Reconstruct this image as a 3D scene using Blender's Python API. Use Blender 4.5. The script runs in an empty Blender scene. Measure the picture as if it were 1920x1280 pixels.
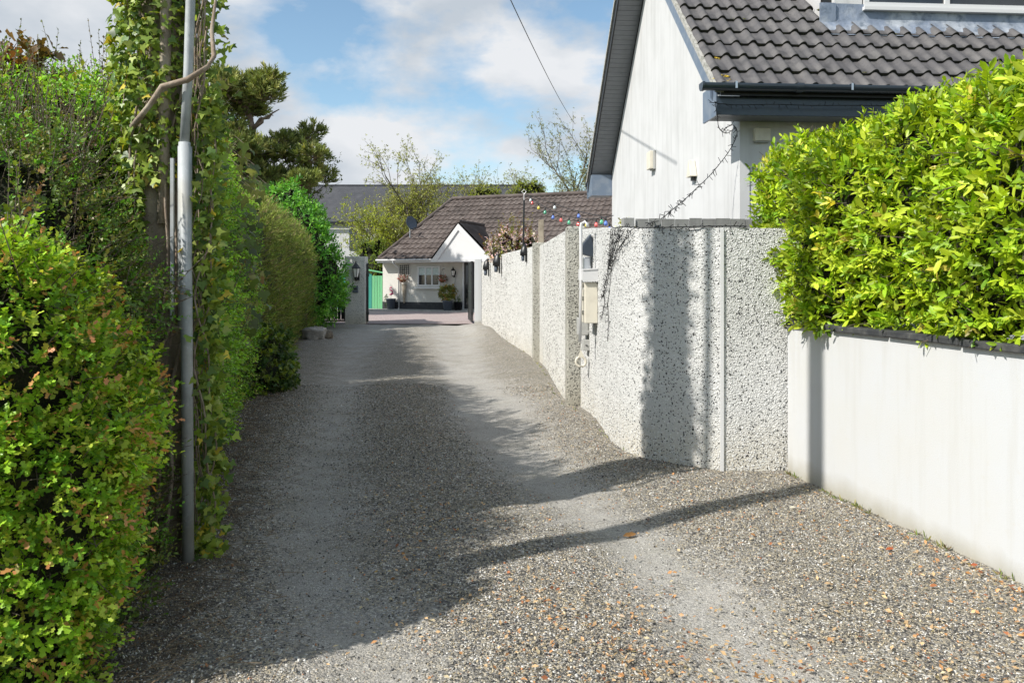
import bpy, math, random
import numpy as np
from mathutils import Vector, noise
random.seed(7)
RG = np.random.default_rng(11)
R = math.radians
S = bpy.context.scene
C = S.collection
F = 1450.0          # focal length in photograph pixels
EYE = 1.5

# ---------------------------------------------------------------- camera
cd = bpy.data.cameras.new('camera'); cam = bpy.data.objects.new('camera', cd); C.objects.link(cam)
cam.location = (0, 0, EYE); cam.rotation_euler = (R(90), 0, 0)
cd.sensor_width = 36; cd.lens = 36*F/1920; cd.shift_y = -115/1920; cd.clip_start = .05; cd.clip_end = 3000
S.camera = cam
# ---------------------------------------------------------------- light
ELEV = R(42); SX, SY = -.842, -.539
sd = bpy.data.lights.new('sun', 'SUN'); sun = bpy.data.objects.new('sun', sd); C.objects.link(sun)
sd.energy = 4.5; sd.angle = R(.55); sd.color = (1, .96, .895)
sun.rotation_euler = Vector((-SX*math.cos(ELEV), -SY*math.cos(ELEV), -math.sin(ELEV))).to_track_quat('-Z', 'Y').to_euler()
sun.location = (-20, -12, 22)
W = bpy.data.worlds.new('World'); S.world = W; W.use_nodes = True
wt = W.node_tree; wt.nodes.clear()
def wn(t, **k):
    n = wt.nodes.new(t)
    for a, b in k.items(): setattr(n, a, b)
    return n
wo = wn('ShaderNodeOutputWorld'); wb = wn('ShaderNodeBackground'); wb.inputs[1].default_value = .15
sky = wn('ShaderNodeTexSky', sky_type='NISHITA'); sky.sun_disc = False
sky.sun_elevation = ELEV; sky.sun_rotation = math.atan2(SX, SY); sky.air_density = 1.0; sky.dust_density = .6; sky.ozone_density = 2.0
tc = wn('ShaderNodeTexCoord'); mp = wn('ShaderNodeMapping'); mp.inputs['Rotation'].default_value = (0, 0, R(-12)); mp.inputs['Scale'].default_value = (1, 1, 2.1); mp.inputs['Location'].default_value = (1.35, .35, .3)
ns = wn('ShaderNodeTexNoise'); ns.inputs['Scale'].default_value = 3.4; ns.inputs['Detail'].default_value = 9; ns.inputs['Roughness'].default_value = .56; ns.inputs['Distortion'].default_value = .1
rp = wn('ShaderNodeValToRGB'); rp.color_ramp.elements[0].position = .435; rp.color_ramp.elements[1].position = .555
n2 = wn('ShaderNodeTexNoise'); n2.inputs['Scale'].default_value = 5.5; n2.inputs['Detail'].default_value = 8
r2 = wn('ShaderNodeValToRGB'); r2.color_ramp.elements[0].position = .40; r2.color_ramp.elements[1].position = .62
r2.color_ramp.elements[0].color = (2.7, 3.0, 3.35, 1); r2.color_ramp.elements[1].color = (4.1, 4.2, 4.35, 1)
mx = wn('ShaderNodeMix', data_type='RGBA')
tint = wn('ShaderNodeMix', data_type='RGBA', blend_type='MULTIPLY'); tint.inputs[0].default_value = 1; tint.inputs[7].default_value = (.90, .94, .86, 1)
L = wt.links.new
L(tc.outputs['Generated'], mp.inputs[0]); L(mp.outputs[0], ns.inputs[0]); L(mp.outputs[0], n2.inputs[0])
L(ns.outputs[0], rp.inputs[0]); L(n2.outputs[0], r2.inputs[0]); L(rp.outputs[0], mx.inputs[0])
L(sky.outputs[0], tint.inputs[6]); L(tint.outputs[2], mx.inputs[6]); L(r2.outputs[0], mx.inputs[7]); L(mx.outputs[2], wb.inputs[0]); L(wb.outputs[0], wo.inputs[0])
S.view_settings.view_transform = 'Standard'; S.view_settings.look = 'None'; S.view_settings.exposure = 0.44; S.view_settings.gamma = 1

# ---------------------------------------------------------------- materials
def mat(name, col, rough=.8, metal=0, spec=.3, var=None, bump=None, streak=None, extra=None):
    """var=(scale, colour2, lo, hi); bump=(scale, strength, dist); streak=(colour, amount)"""
    m = bpy.data.materials.new(name); m.use_nodes = True; t = m.node_tree; b = t.nodes['Principled BSDF']
    b.inputs['Base Color'].default_value = (*col, 1); b.inputs['Roughness'].default_value = rough
    b.inputs['Metallic'].default_value = metal; b.inputs['Specular IOR Level'].default_value = spec
    tc = t.nodes.new('ShaderNodeTexCoord'); src = None
    def mixc(fac, a, c2):
        x = t.nodes.new('ShaderNodeMix'); x.data_type = 'RGBA'; t.links.new(fac, x.inputs[0])
        if a is None: x.inputs[6].default_value = (*col, 1)
        else: t.links.new(a, x.inputs[6])
        x.inputs[7].default_value = (*c2, 1); return x.outputs[2]
    def nz(scale, detail=6, rough_=.6, sc=None):
        n = t.nodes.new('ShaderNodeTexNoise'); n.inputs['Scale'].default_value = scale; n.inputs['Detail'].default_value = detail; n.inputs['Roughness'].default_value = rough_
        if sc:
            q = t.nodes.new('ShaderNodeMapping'); q.inputs['Scale'].default_value = sc; t.links.new(tc.outputs['Object'], q.inputs[0]); t.links.new(q.outputs[0], n.inputs[0])
        else: t.links.new(tc.outputs['Object'], n.inputs[0])
        return n.outputs[0]
    def ramp(f, lo, hi):
        r = t.nodes.new('ShaderNodeMapRange'); r.inputs[1].default_value = lo; r.inputs[2].default_value = hi; t.links.new(f, r.inputs[0]); return r.outputs[0]
    if var:
        for v in (var if isinstance(var, list) else [var]):
            src = mixc(ramp(nz(v[0]), v[2], v[3]), src, v[1])
    if streak:
        src = mixc(ramp(nz(3, 5, .6, (3, 3, .22)), *streak[1]), src, streak[0])
    if src is not None: t.links.new(src, b.inputs['Base Color'])
    if bump:
        bp = t.nodes.new('ShaderNodeBump'); bp.inputs['Strength'].default_value = bump[1]; bp.inputs['Distance'].default_value = bump[2]
        t.links.new(nz(bump[0], 4), bp.inputs['Height']); t.links.new(bp.outputs[0], b.inputs['Normal'])
    return m

def leaf_mat(name, rough=.42, trans=.3, spec=.4):
    m = bpy.data.materials.new(name); m.use_nodes = True; t = m.node_tree; b = t.nodes['Principled BSDF']
    a = t.nodes.new('ShaderNodeAttribute'); a.attribute_name = 'leaf'
    t.links.new(a.outputs['Color'], b.inputs['Base Color']); b.inputs['Roughness'].default_value = rough; b.inputs['Specular IOR Level'].default_value = spec
    tr = t.nodes.new('ShaderNodeBsdfTranslucent'); g = t.nodes.new('ShaderNodeMix'); g.data_type = 'RGBA'; g.blend_type = 'MULTIPLY'; g.inputs[0].default_value = 1
    g.inputs[7].default_value = (1.5, 1.45, .6, 1); t.links.new(a.outputs['Color'], g.inputs[6]); t.links.new(g.outputs[2], tr.inputs[0])
    ms = t.nodes.new('ShaderNodeMixShader'); ms.inputs[0].default_value = trans
    t.links.new(b.outputs[0], ms.inputs[1]); t.links.new(tr.outputs[0], ms.inputs[2]); t.links.new(ms.outputs[0], t.nodes['Material Output'].inputs[0])
    return m

def pebble_mat(name, base, dark, scale, frac, bumpd=.012, stain=(.5, .42, .27)):
    """roughcast render: coarse bump plus scattered holes painted dark, stained near the ground"""
    m = bpy.data.materials.new(name); m.use_nodes = True; t = m.node_tree; N = t.nodes; K = t.links.new; b = N['Principled BSDF']
    b.inputs['Roughness'].default_value = .85; b.inputs['Specular IOR Level'].default_value = .2
    tc = N.new('ShaderNodeTexCoord')
    wv = N.new('ShaderNodeTexNoise'); wv.inputs['Scale'].default_value = scale*.8; wv.inputs['Detail'].default_value = 2; K(tc.outputs['Object'], wv.inputs[0])
    ad = N.new('ShaderNodeMix'); ad.data_type = 'RGBA'; ad.blend_type = 'LINEAR_LIGHT'; ad.inputs[0].default_value = .018
    K(tc.outputs['Object'], ad.inputs[6]); K(wv.outputs[1], ad.inputs[7])
    v = N.new('ShaderNodeTexVoronoi'); v.inputs['Scale'].default_value = scale; K(ad.outputs[2], v.inputs[0])
    sp = N.new('ShaderNodeSeparateColor'); K(v.outputs['Color'], sp.inputs[0])
    big = N.new('ShaderNodeTexNoise'); big.inputs['Scale'].default_value = 2.3; big.inputs['Detail'].default_value = 4; K(tc.outputs['Object'], big.inputs[0])
    th = N.new('ShaderNodeMapRange'); th.inputs[1].default_value = .35; th.inputs[2].default_value = .65; th.inputs[3].default_value = frac*.55; th.inputs[4].default_value = frac*1.5; K(big.outputs[0], th.inputs[0])
    lt = N.new('ShaderNodeMath'); lt.operation = 'LESS_THAN'; K(sp.outputs[0], lt.inputs[0]); K(th.outputs[0], lt.inputs[1])
    ds = N.new('ShaderNodeMath'); ds.operation = 'LESS_THAN'; ds.inputs[1].default_value = .37; K(v.outputs['Distance'], ds.inputs[0])
    ml = N.new('ShaderNodeMath'); ml.operation = 'MULTIPLY'; K(lt.outputs[0], ml.inputs[0]); K(ds.outputs[0], ml.inputs[1])
    sz = N.new('ShaderNodeSeparateXYZ'); K(tc.outputs['Object'], sz.inputs[0])
    zr = N.new('ShaderNodeMapRange'); zr.inputs[1].default_value = .02; zr.inputs[2].default_value = .5; zr.inputs[3].default_value = .75; zr.inputs[4].default_value = 0; K(sz.outputs[2], zr.inputs[0])
    sn = N.new('ShaderNodeMath'); sn.operation = 'MULTIPLY'; K(zr.outputs[0], sn.inputs[0]); K(big.outputs[0], sn.inputs[1])
    st = N.new('ShaderNodeMix'); st.data_type = 'RGBA'; st.inputs[6].default_value = (*base, 1); st.inputs[7].default_value = (*stain, 1); K(sn.outputs[0], st.inputs[0])
    g = N.new('ShaderNodeTexNoise'); g.inputs['Scale'].default_value = 1.7; g.inputs['Detail'].default_value = 7; K(tc.outputs['Object'], g.inputs[0])
    gr = N.new('ShaderNodeMapRange'); gr.inputs[1].default_value = .45; gr.inputs[2].default_value = .8; gr.inputs[4].default_value = .45; K(g.outputs[0], gr.inputs[0])
    gm = N.new('ShaderNodeMix'); gm.data_type = 'RGBA'; gm.inputs[7].default_value = (base[0]*.72, base[1]*.71, base[2]*.66, 1); K(gr.outputs[0], gm.inputs[0]); K(st.outputs[2], gm.inputs[6])
    mc = N.new('ShaderNodeMix'); mc.data_type = 'RGBA'; mc.inputs[7].default_value = (*dark, 1); K(ml.outputs[0], mc.inputs[0]); K(gm.outputs[2], mc.inputs[6])  # sunken holes, their shade put into the colour
    K(mc.outputs[2], b.inputs['Base Color'])
    v2 = N.new('ShaderNodeTexVoronoi'); v2.inputs['Scale'].default_value = scale*1.15; K(ad.outputs[2], v2.inputs[0])
    h = N.new('ShaderNodeMath'); h.operation = 'MULTIPLY_ADD'; h.inputs[1].default_value = -.7; K(ml.outputs[0], h.inputs[0])
    iv = N.new('ShaderNodeMath'); iv.operation = 'SUBTRACT'; iv.inputs[0].default_value = 1; K(v2.outputs['Distance'], iv.inputs[1]); K(iv.outputs[0], h.inputs[2])
    bp = N.new('ShaderNodeBump'); bp.inputs['Strength'].default_value = .9; bp.inputs['Distance'].default_value = bumpd; K(h.outputs[0], bp.inputs['Height']); K(bp.outputs[0], b.inputs['Normal'])
    return m

M = {
 'render': mat('painted_render', (.55, .56, .57), .75, var=[(1.1, (.55, .545, .52), .42, .75), (22, (.54, .535, .51), .60, .8), (70, (.40, .38, .33), .70, .78)], bump=(180, .35, .004), streak=((.50, .495, .47), (.5, .8))),
 'gable': mat('gable_render', (.58, .58, .58), .7, var=(1.5, (.50, .50, .495), .45, .8), bump=(140, .25, .003), streak=((.38, .38, .375), (.48, .95))),
 'coping': mat('dark_coping', (.035, .037, .04), .75, var=[(9, (.10, .10, .095), .45, .75), (40, (.16, .16, .13), .62, .75)], bump=(60, .5, .006)),
 'tile': mat('concrete_tile', (.080, .076, .079), .65, spec=.45, var=[(3, (.125, .118, .115), .42, .68), (7, (.055,.053,.055), .5, .7), (45, (.05, .048, .046), .55, .8), (14, (.16, .15, .12), .66, .82)], bump=(220, .3, .003)),
 'tile_edge': mat('tile_edge_moss', (.022, .022, .016), .95, var=(30, (.05, .055, .02), .5, .75), bump=(120, 1, .01)),
 'moss': mat('moss_and_lichen', (.10, .11, .035), .95, var=(40, (.30, .26, .06), .5, .7), bump=(200, 1, .01)),
 'lichen': mat('yellow_lichen', (.60, .42, .04), .95, var=(60, (.42, .36, .16), .45, .7), bump=(200, 1, .006)),
 'btile': mat('brown_tile', (.100, .080, .072), .85, var=[(2.2, (.155, .130, .118), .42, .7), (.7, (.07, .058, .052), .5, .7), (30, (.055, .042, .038), .5, .8)], bump=(90, .4, .01)),
 'slate': mat('slate', (.050, .053, .062), .65, var=[(1.5, (.078, .08, .09), .4, .7), (18, (.045, .047, .058), .5, .75)], bump=(40, .4, .02)),
 'pvcdark': mat('dark_upvc', (.030, .042, .060), .25, spec=.6, var=(6, (.04, .05, .062), .5, .85)),
 'pvcblue': mat('blue_grey_board', (.13, .17, .23), .4, spec=.5, var=(7, (.22, .25, .29), .45, .8)),
 'soffit': mat('soffit_board', (.20, .21, .225), .55, var=(5, (.15, .16, .17), .5, .8)),
 'mortar': mat('verge_mortar', (.42, .41, .38), .95, var=(20, (.2, .2, .17), .45, .7), bump=(90, .8, .01)),
 'lead': mat('lead_flashing', (.22, .26, .33), .5, metal=.3, spec=.5, var=[(2.2, (.42, .45, .49), .45, .62), (9, (.12, .15, .19), .52, .72)], bump=(14, .5, .02)),
 'white': mat('white_upvc', (.62, .62, .62), .35, spec=.5, var=(4, (.62, .62, .61), .5, .9)),
 'cream': mat('cream_plastic', (.66, .62, .52), .5, var=(8, (.52, .48, .40), .5, .85)),
 'grey': mat('grey_plastic', (.42, .42, .40), .55, var=(10, (.32, .32, .30), .5, .85)),
 'glass': mat('window_glass', (.015, .018, .022), .06, spec=.9, var=(2, (.03, .035, .04), .4, .7)),
 'blind': mat('window_blind', (.55, .62, .60), .7, var=(9, (.42, .5, .48), .4, .7)),
 'black': mat('black_paint', (.012, .012, .013), .4, spec=.5, var=(8, (.03, .03, .032), .5, .85)),
 'plinth': mat('dark_plinth', (.030, .032, .036), .7, var=(6, (.055, .058, .06), .45, .8), bump=(60, .4, .008)),
 'bwall': mat('bungalow_render', (.62, .60, .55), .85, var=[(1.3, (.53, .51, .46), .45, .75), (40, (.46, .44, .40), .5, .8)], bump=(45, .8, .02)),
 'galv': mat('galvanised_steel', (.42, .44, .45), .6, metal=.1, spec=.3, var=[(7, (.28, .30, .31), .42, .7), (50, (.52, .54, .55), .55, .8), (3, (.34, .33, .28), .5, .75)], streak=((.17, .2, .22), (.55, .8))),
 'wood': mat('weathered_wood', (.36, .31, .24), .9, var=[(6, (.14, .11, .085), .45, .75)], bump=(60, .6, .01), streak=((.09, .075, .06), (.45, .75))),
 'boards': mat('grey_fence_board', (.28, .28, .27), .9, var=(5, (.20, .20, .19), .4, .75), bump=(60, .5, .006), streak=((.15, .15, .145), (.5, .8))),
 'bark': mat('bark', (.13, .10, .075), .95, var=(8, (.22, .19, .15), .45, .7), bump=(40, .9, .02)),
 'pbark': mat('pine_bark', (.17, .115, .085), .95, var=(4, (.28, .22, .18), .45, .7), bump=(20, .9, .03)),
 'vine': mat('ivy_stem', (.26, .20, .15), .9, var=(12, (.40, .34, .27), .45, .7), bump=(60, .7, .006)),
 'core': mat('shade_filler', (.022, .026, .014), .95, var=(12, (.05, .04, .024), .5, .7), bump=(14, 1, .05)),  # near-black filler, shade of the hedge interior put into its colour
 'rubber': mat('black_cable', (.010, .010, .011), .5, spec=.4, var=(9, (.02, .02, .021), .5, .8)),
 'shedl': mat('green_shed_panel', (.22, .60, .30), .5, spec=.5, streak=((.17, .50, .27), (.4, .7))),
 'shedd': mat('teal_shed_panel', (.07, .38, .30), .5, spec=.5, streak=((.05, .30, .25), (.4, .7))),
 'pot': mat('slate_blue_pot', (.09, .11, .14), .45, var=(5, (.12, .14, .17), .4, .8)),
 'terracotta': mat('wicker_basket', (.25, .10, .045), .9, var=(30, (.12, .06, .03), .45, .7), bump=(80, .8, .01)),
 'pink': mat('pink_plastic', (.78, .14, .25), .5, var=(8, (.65, .1, .2), .5, .8)),
 'stone': mat('pale_stone', (.42, .40, .37), .9, var=[(6, (.24, .23, .21), .42, .7)], bump=(20, 1, .03)),
 'kerb': mat('patio_slab', (.34, .33, .31), .9, var=(5, (.22, .22, .20), .42, .7), bump=(60, .5, .01)),
 'lampw': mat('opal_glass', (.75, .75, .72), .25, spec=.6, var=(8, (.68, .68, .66), .5, .8)),
 'steel': mat('satin_steel', (.55, .58, .62), .3, metal=.8, var=(8, (.45, .48, .52), .5, .8)),
 'leaf': leaf_mat('leaf'), 'gloss': leaf_mat('glossy_leaf', .42, .3, .4), 'needle': leaf_mat('needle', .6, .15, .2), 'petal': leaf_mat('petal', .7, .35, .1),
}
for nm, c in dict(red=(.70, .13, .12), yellow=(.72, .58, .08), green=(.10, .42, .24), blue=(.11, .20, .60), clear=(.66, .70, .70)).items():
    M['b'+nm] = mat(nm+'_bulb_glass', c, .12, spec=.9, var=(30, tuple(x*.85 for x in c), .5, .8))
M['pebble'] = pebble_mat('painted_pebbledash', (.61, .61, .595), (.06, .06, .06), 60, .29, .007)
M['pebblefar'] = pebble_mat('worn_pebbledash', (.63, .625, .595), (.17, .165, .15), 42, .46, .010)
M['pebblebare'] = pebble_mat('bare_pebbledash', (.44, .43, .38), (.09, .09, .08), 50, .6, .012, (.26, .22, .14))

def base_dirt(m, col, h, amt):
    t = m.node_tree; N = t.nodes; K = t.links.new; b = N['Principled BSDF']; src = b.inputs['Base Color'].links[0].from_socket
    tc = N.new('ShaderNodeTexCoord'); z = N.new('ShaderNodeSeparateXYZ'); K(tc.outputs['Object'], z.inputs[0]); q = N.new('ShaderNodeTexNoise'); q.inputs['Scale'].default_value = 5; q.inputs['Detail'].default_value = 8; K(tc.outputs['Object'], q.inputs[0])
    a = N.new('ShaderNodeMath'); a.operation = 'MULTIPLY_ADD'; a.inputs[1].default_value = -.5*h*2; K(q.outputs[0], a.inputs[0]); K(z.outputs[2], a.inputs[2])
    mr = N.new('ShaderNodeMapRange'); mr.inputs[1].default_value = h*.5; mr.inputs[2].default_value = -h*.55; mr.inputs[4].default_value = amt; K(a.outputs[0], mr.inputs[0])
    x = N.new('ShaderNodeMix'); x.data_type = 'RGBA'; K(mr.outputs[0], x.inputs[0]); K(src, x.inputs[6]); x.inputs[7].default_value = (*col, 1); K(x.outputs[2], b.inputs['Base Color'])
base_dirt(M['render'], (.30, .27, .19), .16, .75)

# ---------------------------------------------------------------- object helpers
def tag(o, label=None, cat=None, group=None, kind=None):
    if label: o['label'] = label
    if cat: o['category'] = cat
    if group: o['group'] = group
    if kind: o['kind'] = kind
    return o
def empty(name, loc=(0, 0, 0), rz=0, label=None, cat=None, group=None):
    o = bpy.data.objects.new(name, None); C.objects.link(o); o.location = loc; o.rotation_euler.z = rz; o.empty_display_size = .2
    return tag(o, label, cat, group)
def copy_tree(o, parent=None):
    c = o.copy(); C.objects.link(c); c.parent = parent
    for ch in list(o.children): copy_tree(ch, c)
    return c

class MB:
    def __init__(s): s.v = []; s.f = []; s.mi = []; s.cur = 0
    def add(s, vs, fs):
        b = len(s.v); s.v += [tuple(v) for v in vs]; s.f += [tuple(b+i for i in f) for f in fs]; s.mi += [s.cur]*len(fs); return s
    def box(s, x0, x1, y0, y1, z0, z1, rz=0, piv=None):
        vs = [(x, y, z) for x in (x0, x1) for y in (y0, y1) for z in (z0, z1)]
        if rz:
            px, py = piv or ((x0+x1)/2, (y0+y1)/2); c, n = math.cos(rz), math.sin(rz)
            vs = [(px+(x-px)*c-(y-py)*n, py+(x-px)*n+(y-py)*c, z) for x, y, z in vs]
        return s.add(vs, [(0, 1, 3, 2), (4, 6, 7, 5), (0, 4, 5, 1), (2, 3, 7, 6), (0, 2, 6, 4), (1, 5, 7, 3)])
    def tube(s, pts, r, n=8, cap=True):
        pts = [Vector(p) for p in pts]; rs = [float(q) for q in r] if isinstance(r, (list, tuple)) else [r]*len(pts)
        rings = []; up = None
        for i, p in enumerate(pts):
            d = (pts[min(i+1, len(pts)-1)]-pts[max(i-1, 0)])
            if d.length < 1e-9: d = Vector((0, 0, 1))
            d.normalize()
            if up is None: up = Vector((0, 0, 1)) if abs(d.z) < .9 else Vector((1, 0, 0))
            a = d.cross(up)
            if a.length < 1e-6: a = d.cross(Vector((0, 1, 0)))
            a.normalize(); b = d.cross(a).normalized(); up = -b if False else up
            rings.append([p+rs[i]*(math.cos(t)*a+math.sin(t)*b) for t in [2*math.pi*k/n for k in range(n)]])
        vs = [v for g in rings for v in g]; fs = []
        for i in range(len(rings)-1):
            for k in range(n): fs.append((i*n+k, i*n+(k+1) % n, (i+1)*n+(k+1) % n, (i+1)*n+k))
        if cap: fs.append(tuple(range(n))[::-1]); fs.append(tuple((len(rings)-1)*n+k for k in range(n)))
        return s.add(vs, fs)
    def lathe(s, c, prof, n=16):
        """prof: [(r,z)]"""
        vs = []; fs = []
        for r, z in prof:
            for k in range(n): t = 2*math.pi*k/n; vs.append((c[0]+r*math.cos(t), c[1]+r*math.sin(t), c[2]+z))
        for i in range(len(prof)-1):
            for k in range(n): fs.append((i*n+k, i*n+(k+1) % n, (i+1)*n+(k+1) % n, (i+1)*n+k))
        fs.append(tuple(range(n))[::-1]); fs.append(tuple((len(prof)-1)*n+k for k in range(n)))
        return s.add(vs, fs)
    def prism(s, poly, a, b, axis='y'):
        """poly of 2D points extruded a..b along axis: y -> (x,z); x -> (y,z); z -> (x,y)"""
        n = len(poly); g = {'y': lambda p, t: (p[0], t, p[1]), 'x': lambda p, t: (t, p[0], p[1]), 'z': lambda p, t: (p[0], p[1], t)}[axis]
        return s.add([g(p, a) for p in poly]+[g(p, b) for p in poly], [tuple(range(n))[::-1], tuple(range(n, 2*n))]+[(i, (i+1) % n, n+(i+1) % n, n+i) for i in range(n)])
    def build(s, name, m, parent=None, smooth=False, bevel=0):
        me = bpy.data.meshes.new(name); me.from_pydata(s.v, [], s.f)
        for x in (m if isinstance(m, (list, tuple)) else [m]): me.materials.append(M[x] if isinstance(x, str) else x)
        me.polygons.foreach_set('material_index', s.mi)
        if smooth: me.polygons.foreach_set('use_smooth', [len(p) <= 4 for p in s.f])
        me.update()
        import bmesh
        bm = bmesh.new(); bm.from_mesh(me); bmesh.ops.recalc_face_normals(bm, faces=bm.faces); bm.to_mesh(me); bm.free()
        o = bpy.data.objects.new(name, me); C.objects.link(o); o.parent = parent
        if bevel:
            b = o.modifiers.new('bevel', 'BEVEL'); b.width = bevel; b.segments = 2; b.limit_method = 'ANGLE'
        return o

def np_mesh(name, V, faces, m, parent=None, cols=None, smooth=False):
    """V (N,3); faces: list of int arrays (n,k)"""
    me = bpy.data.meshes.new(name)
    loops = np.concatenate([f.reshape(-1) for f in faces]).astype(np.int32)
    tot = np.concatenate([np.full(len(f), f.shape[1], np.int32) for f in faces])
    st = np.concatenate([[0], np.cumsum(tot)[:-1]]).astype(np.int32)
    me.vertices.add(len(V)); me.vertices.foreach_set('co', np.ascontiguousarray(V, np.float32).ravel())
    me.loops.add(len(loops)); me.loops.foreach_set('vertex_index', loops)
    me.polygons.add(len(tot)); me.polygons.foreach_set('loop_start', st); me.polygons.foreach_set('loop_total', tot)
    if smooth: me.polygons.foreach_set('use_smooth', np.ones(len(tot), bool))
    me.update(calc_edges=True)
    if cols is not None:
        a = me.attributes.new('leaf', 'FLOAT_COLOR', 'POINT'); c4 = np.ones((len(V), 4), np.float32); c4[:, :3] = cols; a.data.foreach_set('color', c4.ravel())
    me.materials.append(M[m] if isinstance(m, str) else m)
    o = bpy.data.objects.new(name, me); C.objects.link(o); o.parent = parent
    return o

# ---------------------------------------------------------------- foliage
def T(vs, fs): return np.array(vs, float), [np.array(f) for f in fs]
TM = {
 'oval': T([(0, 0, 0), (.3, -.17, .05), (.72, -.17, .03), (1, 0, -.06), (.72, .17, .03), (.3, .17, .05), (.3, 0, -.01), (.72, 0, -.02)],
           [[(0, 1, 6), (2, 3, 7), (3, 4, 7), (5, 0, 6)], [(1, 2, 7, 6), (6, 7, 4, 5)]]),
 'small': T([(0, 0, 0), (.5, -.28, .08), (1, 0, 0), (.5, .28, .08)], [[(0, 1, 2), (0, 2, 3)]]),
 'lobed': T([(0, 0, 0), (.25, -.10, 0), (.45, -.32, .06), (.62, -.16, .02), (.85, -.26, .03), (1, 0, -.04), (.85, .26, .03), (.62, .16, .02), (.45, .32, .06), (.25, .10, 0)],
            [[(0, 1, 9), (1, 2, 3), (3, 4, 5), (5, 6, 7), (7, 8, 9)], [(1, 3, 7, 9)], [(3, 5, 7)]]),
 'ivy': T([(0, 0, 0), (-.12, -.34, .02), (.28, -.52, -.05), (.42, -.22, .03), (1, 0, -.08), (.42, .22, .03), (.28, .52, -.05), (-.12, .34, .02)],
          [[(0, 1, 2), (0, 2, 3), (0, 5, 6), (0, 6, 7)], [(0, 3, 4, 5)]]),
 'needle': T([(0, -.035, 0), (1, 0, 0), (0, .035, 0)], [[(0, 1, 2)]]),
 'blade': T([(0, -.06, 0), (.6, -.09, .02), (1, 0, -.02), (.6, .09, .02), (0, .06, 0)], [[(0, 1, 3, 4)], [(1, 2, 3)]]),
}
def nrm(a): return a/np.maximum(np.linalg.norm(a, axis=-1, keepdims=True), 1e-9)
def leaves(P, A, N, size, cols, tm='small'):
    """P,A(axis),N(normal) (n,3), size (n,), cols (n,3) -> V, faces, cols"""
    tv, tf = TM[tm]; A = nrm(A); B = nrm(np.cross(N, A)); N = np.cross(A, B); s = size[:, None, None]
    V = P[:, None]+s*(tv[None, :, 0:1]*A[:, None]+tv[None, :, 1:2]*B[:, None]+tv[None, :, 2:3]*N[:, None])
    k = len(tv); off = (np.arange(len(P))*k)[:, None, None]
    Fs = [(off+f[None]).reshape(-1, f.shape[1]) for f in tf]
    return V.reshape(-1, 3), Fs, np.repeat(cols, k, axis=0)
def palette(n, pal):
    """pal: [(weight,(r,g,b))]"""
    w = np.array([p[0] for p in pal], float); c = np.array([p[1] for p in pal]); i = RG.choice(len(pal), n, p=w/w.sum())
    return c[i]*(1+.25*RG.standard_normal((n, 1))).clip(.5, 1.6)
def sprigs(P, D, Ln, k, size, pal, tm='small', up=.4, tipcol=None, tipfrac=0, fwd=.6, rad=1., stems=True):
    n = len(P); D = nrm(D); H = np.where(np.abs(D[:, 2:3]) < .9, np.array([[0, 0, 1.]]), np.array([[1., 0, 0]]))
    U = nrm(np.cross(D, H)); Vv = np.cross(D, U); Ln = np.broadcast_to(Ln, (n,))
    t = (np.arange(k)+.6)/k; ph = RG.random((n, 1))*6.28+np.arange(k)[None]*2.4
    rd = np.cos(ph)[..., None]*U[:, None]+np.sin(ph)[..., None]*Vv[:, None]
    pos = P[:, None]+D[:, None]*(Ln[:, None]*t[None])[..., None]
    A = D[:, None]*(fwd+.6*t[None, :, None])+rd*rad+.35*RG.standard_normal((n, k, 3))
    Nn = D[:, None]*.6+np.array([0, 0, up])+.35*RG.standard_normal((n, k, 3))-rd*.1
    sz = size*(1.1-.35*t[None])*(.6+.65*RG.random((n, k)))*(.7+.65*RG.random((n, 1)))
    c = np.repeat(palette(n, pal)[:, None], k, 1)*(1+.12*RG.standard_normal((n, k, 1))).clip(.6, 1.4)
    if tipcol is not None:
        r = (RG.random(n) < tipfrac)[:, None]*np.clip((t[None]-.45)*2.2, 0, 1)
        c = c*(1-r[..., None])+np.array(tipcol)*r[..., None]
    out = leaves(pos.reshape(-1, 3), A.reshape(-1, 3), Nn.reshape(-1, 3), sz.reshape(-1), c.reshape(-1, 3), tm)
    return out
def merge(parts):
    V = []; F_ = {}; Cc = []; o = 0
    for v, fs, c in parts:
        V.append(v); Cc.append(c)
        for f in fs: F_.setdefault(f.shape[1], []).append(f+o)
        o += len(v)
    return np.concatenate(V), [np.concatenate(x) for x in F_.values()], np.concatenate(Cc)
def stick_mesh(A_, B_, r, col=None):
    """thin triangular twigs from A_ to B_"""
    n = len(A_); D = nrm(B_-A_); H = np.where(np.abs(D[:, 2:3]) < .9, np.array([[0, 0, 1.]]), np.array([[1., 0, 0]])); U = nrm(np.cross(D, H)); W_ = np.cross(D, U)
    r = np.broadcast_to(r, (n,))[:, None]; V = np.empty((n, 6, 3))
    for k in range(3):
        q = U*math.cos(2.094*k)+W_*math.sin(2.094*k); V[:, k] = A_+q*r; V[:, 3+k] = B_+q*r*.5
    f = np.array([(0, 1, 4, 3), (1, 2, 5, 4), (2, 0, 3, 5)]); Fq = (np.arange(n)*6)[:, None, None]+f[None]
    return V.reshape(-1, 3), [Fq.reshape(-1, 4)]
def grid_faces(nu, nv):
    i = np.arange(nu-1)[:, None]*nv+np.arange(nv-1)[None]; return np.stack([i, i+nv, i+nv+1, i+1], -1).reshape(-1, 4)
def fbm(p, sc, seed=0.): return noise.fractal(Vector((p[0]*sc+seed, p[1]*sc, p[2]*sc)), 1, 2, 4)
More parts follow.
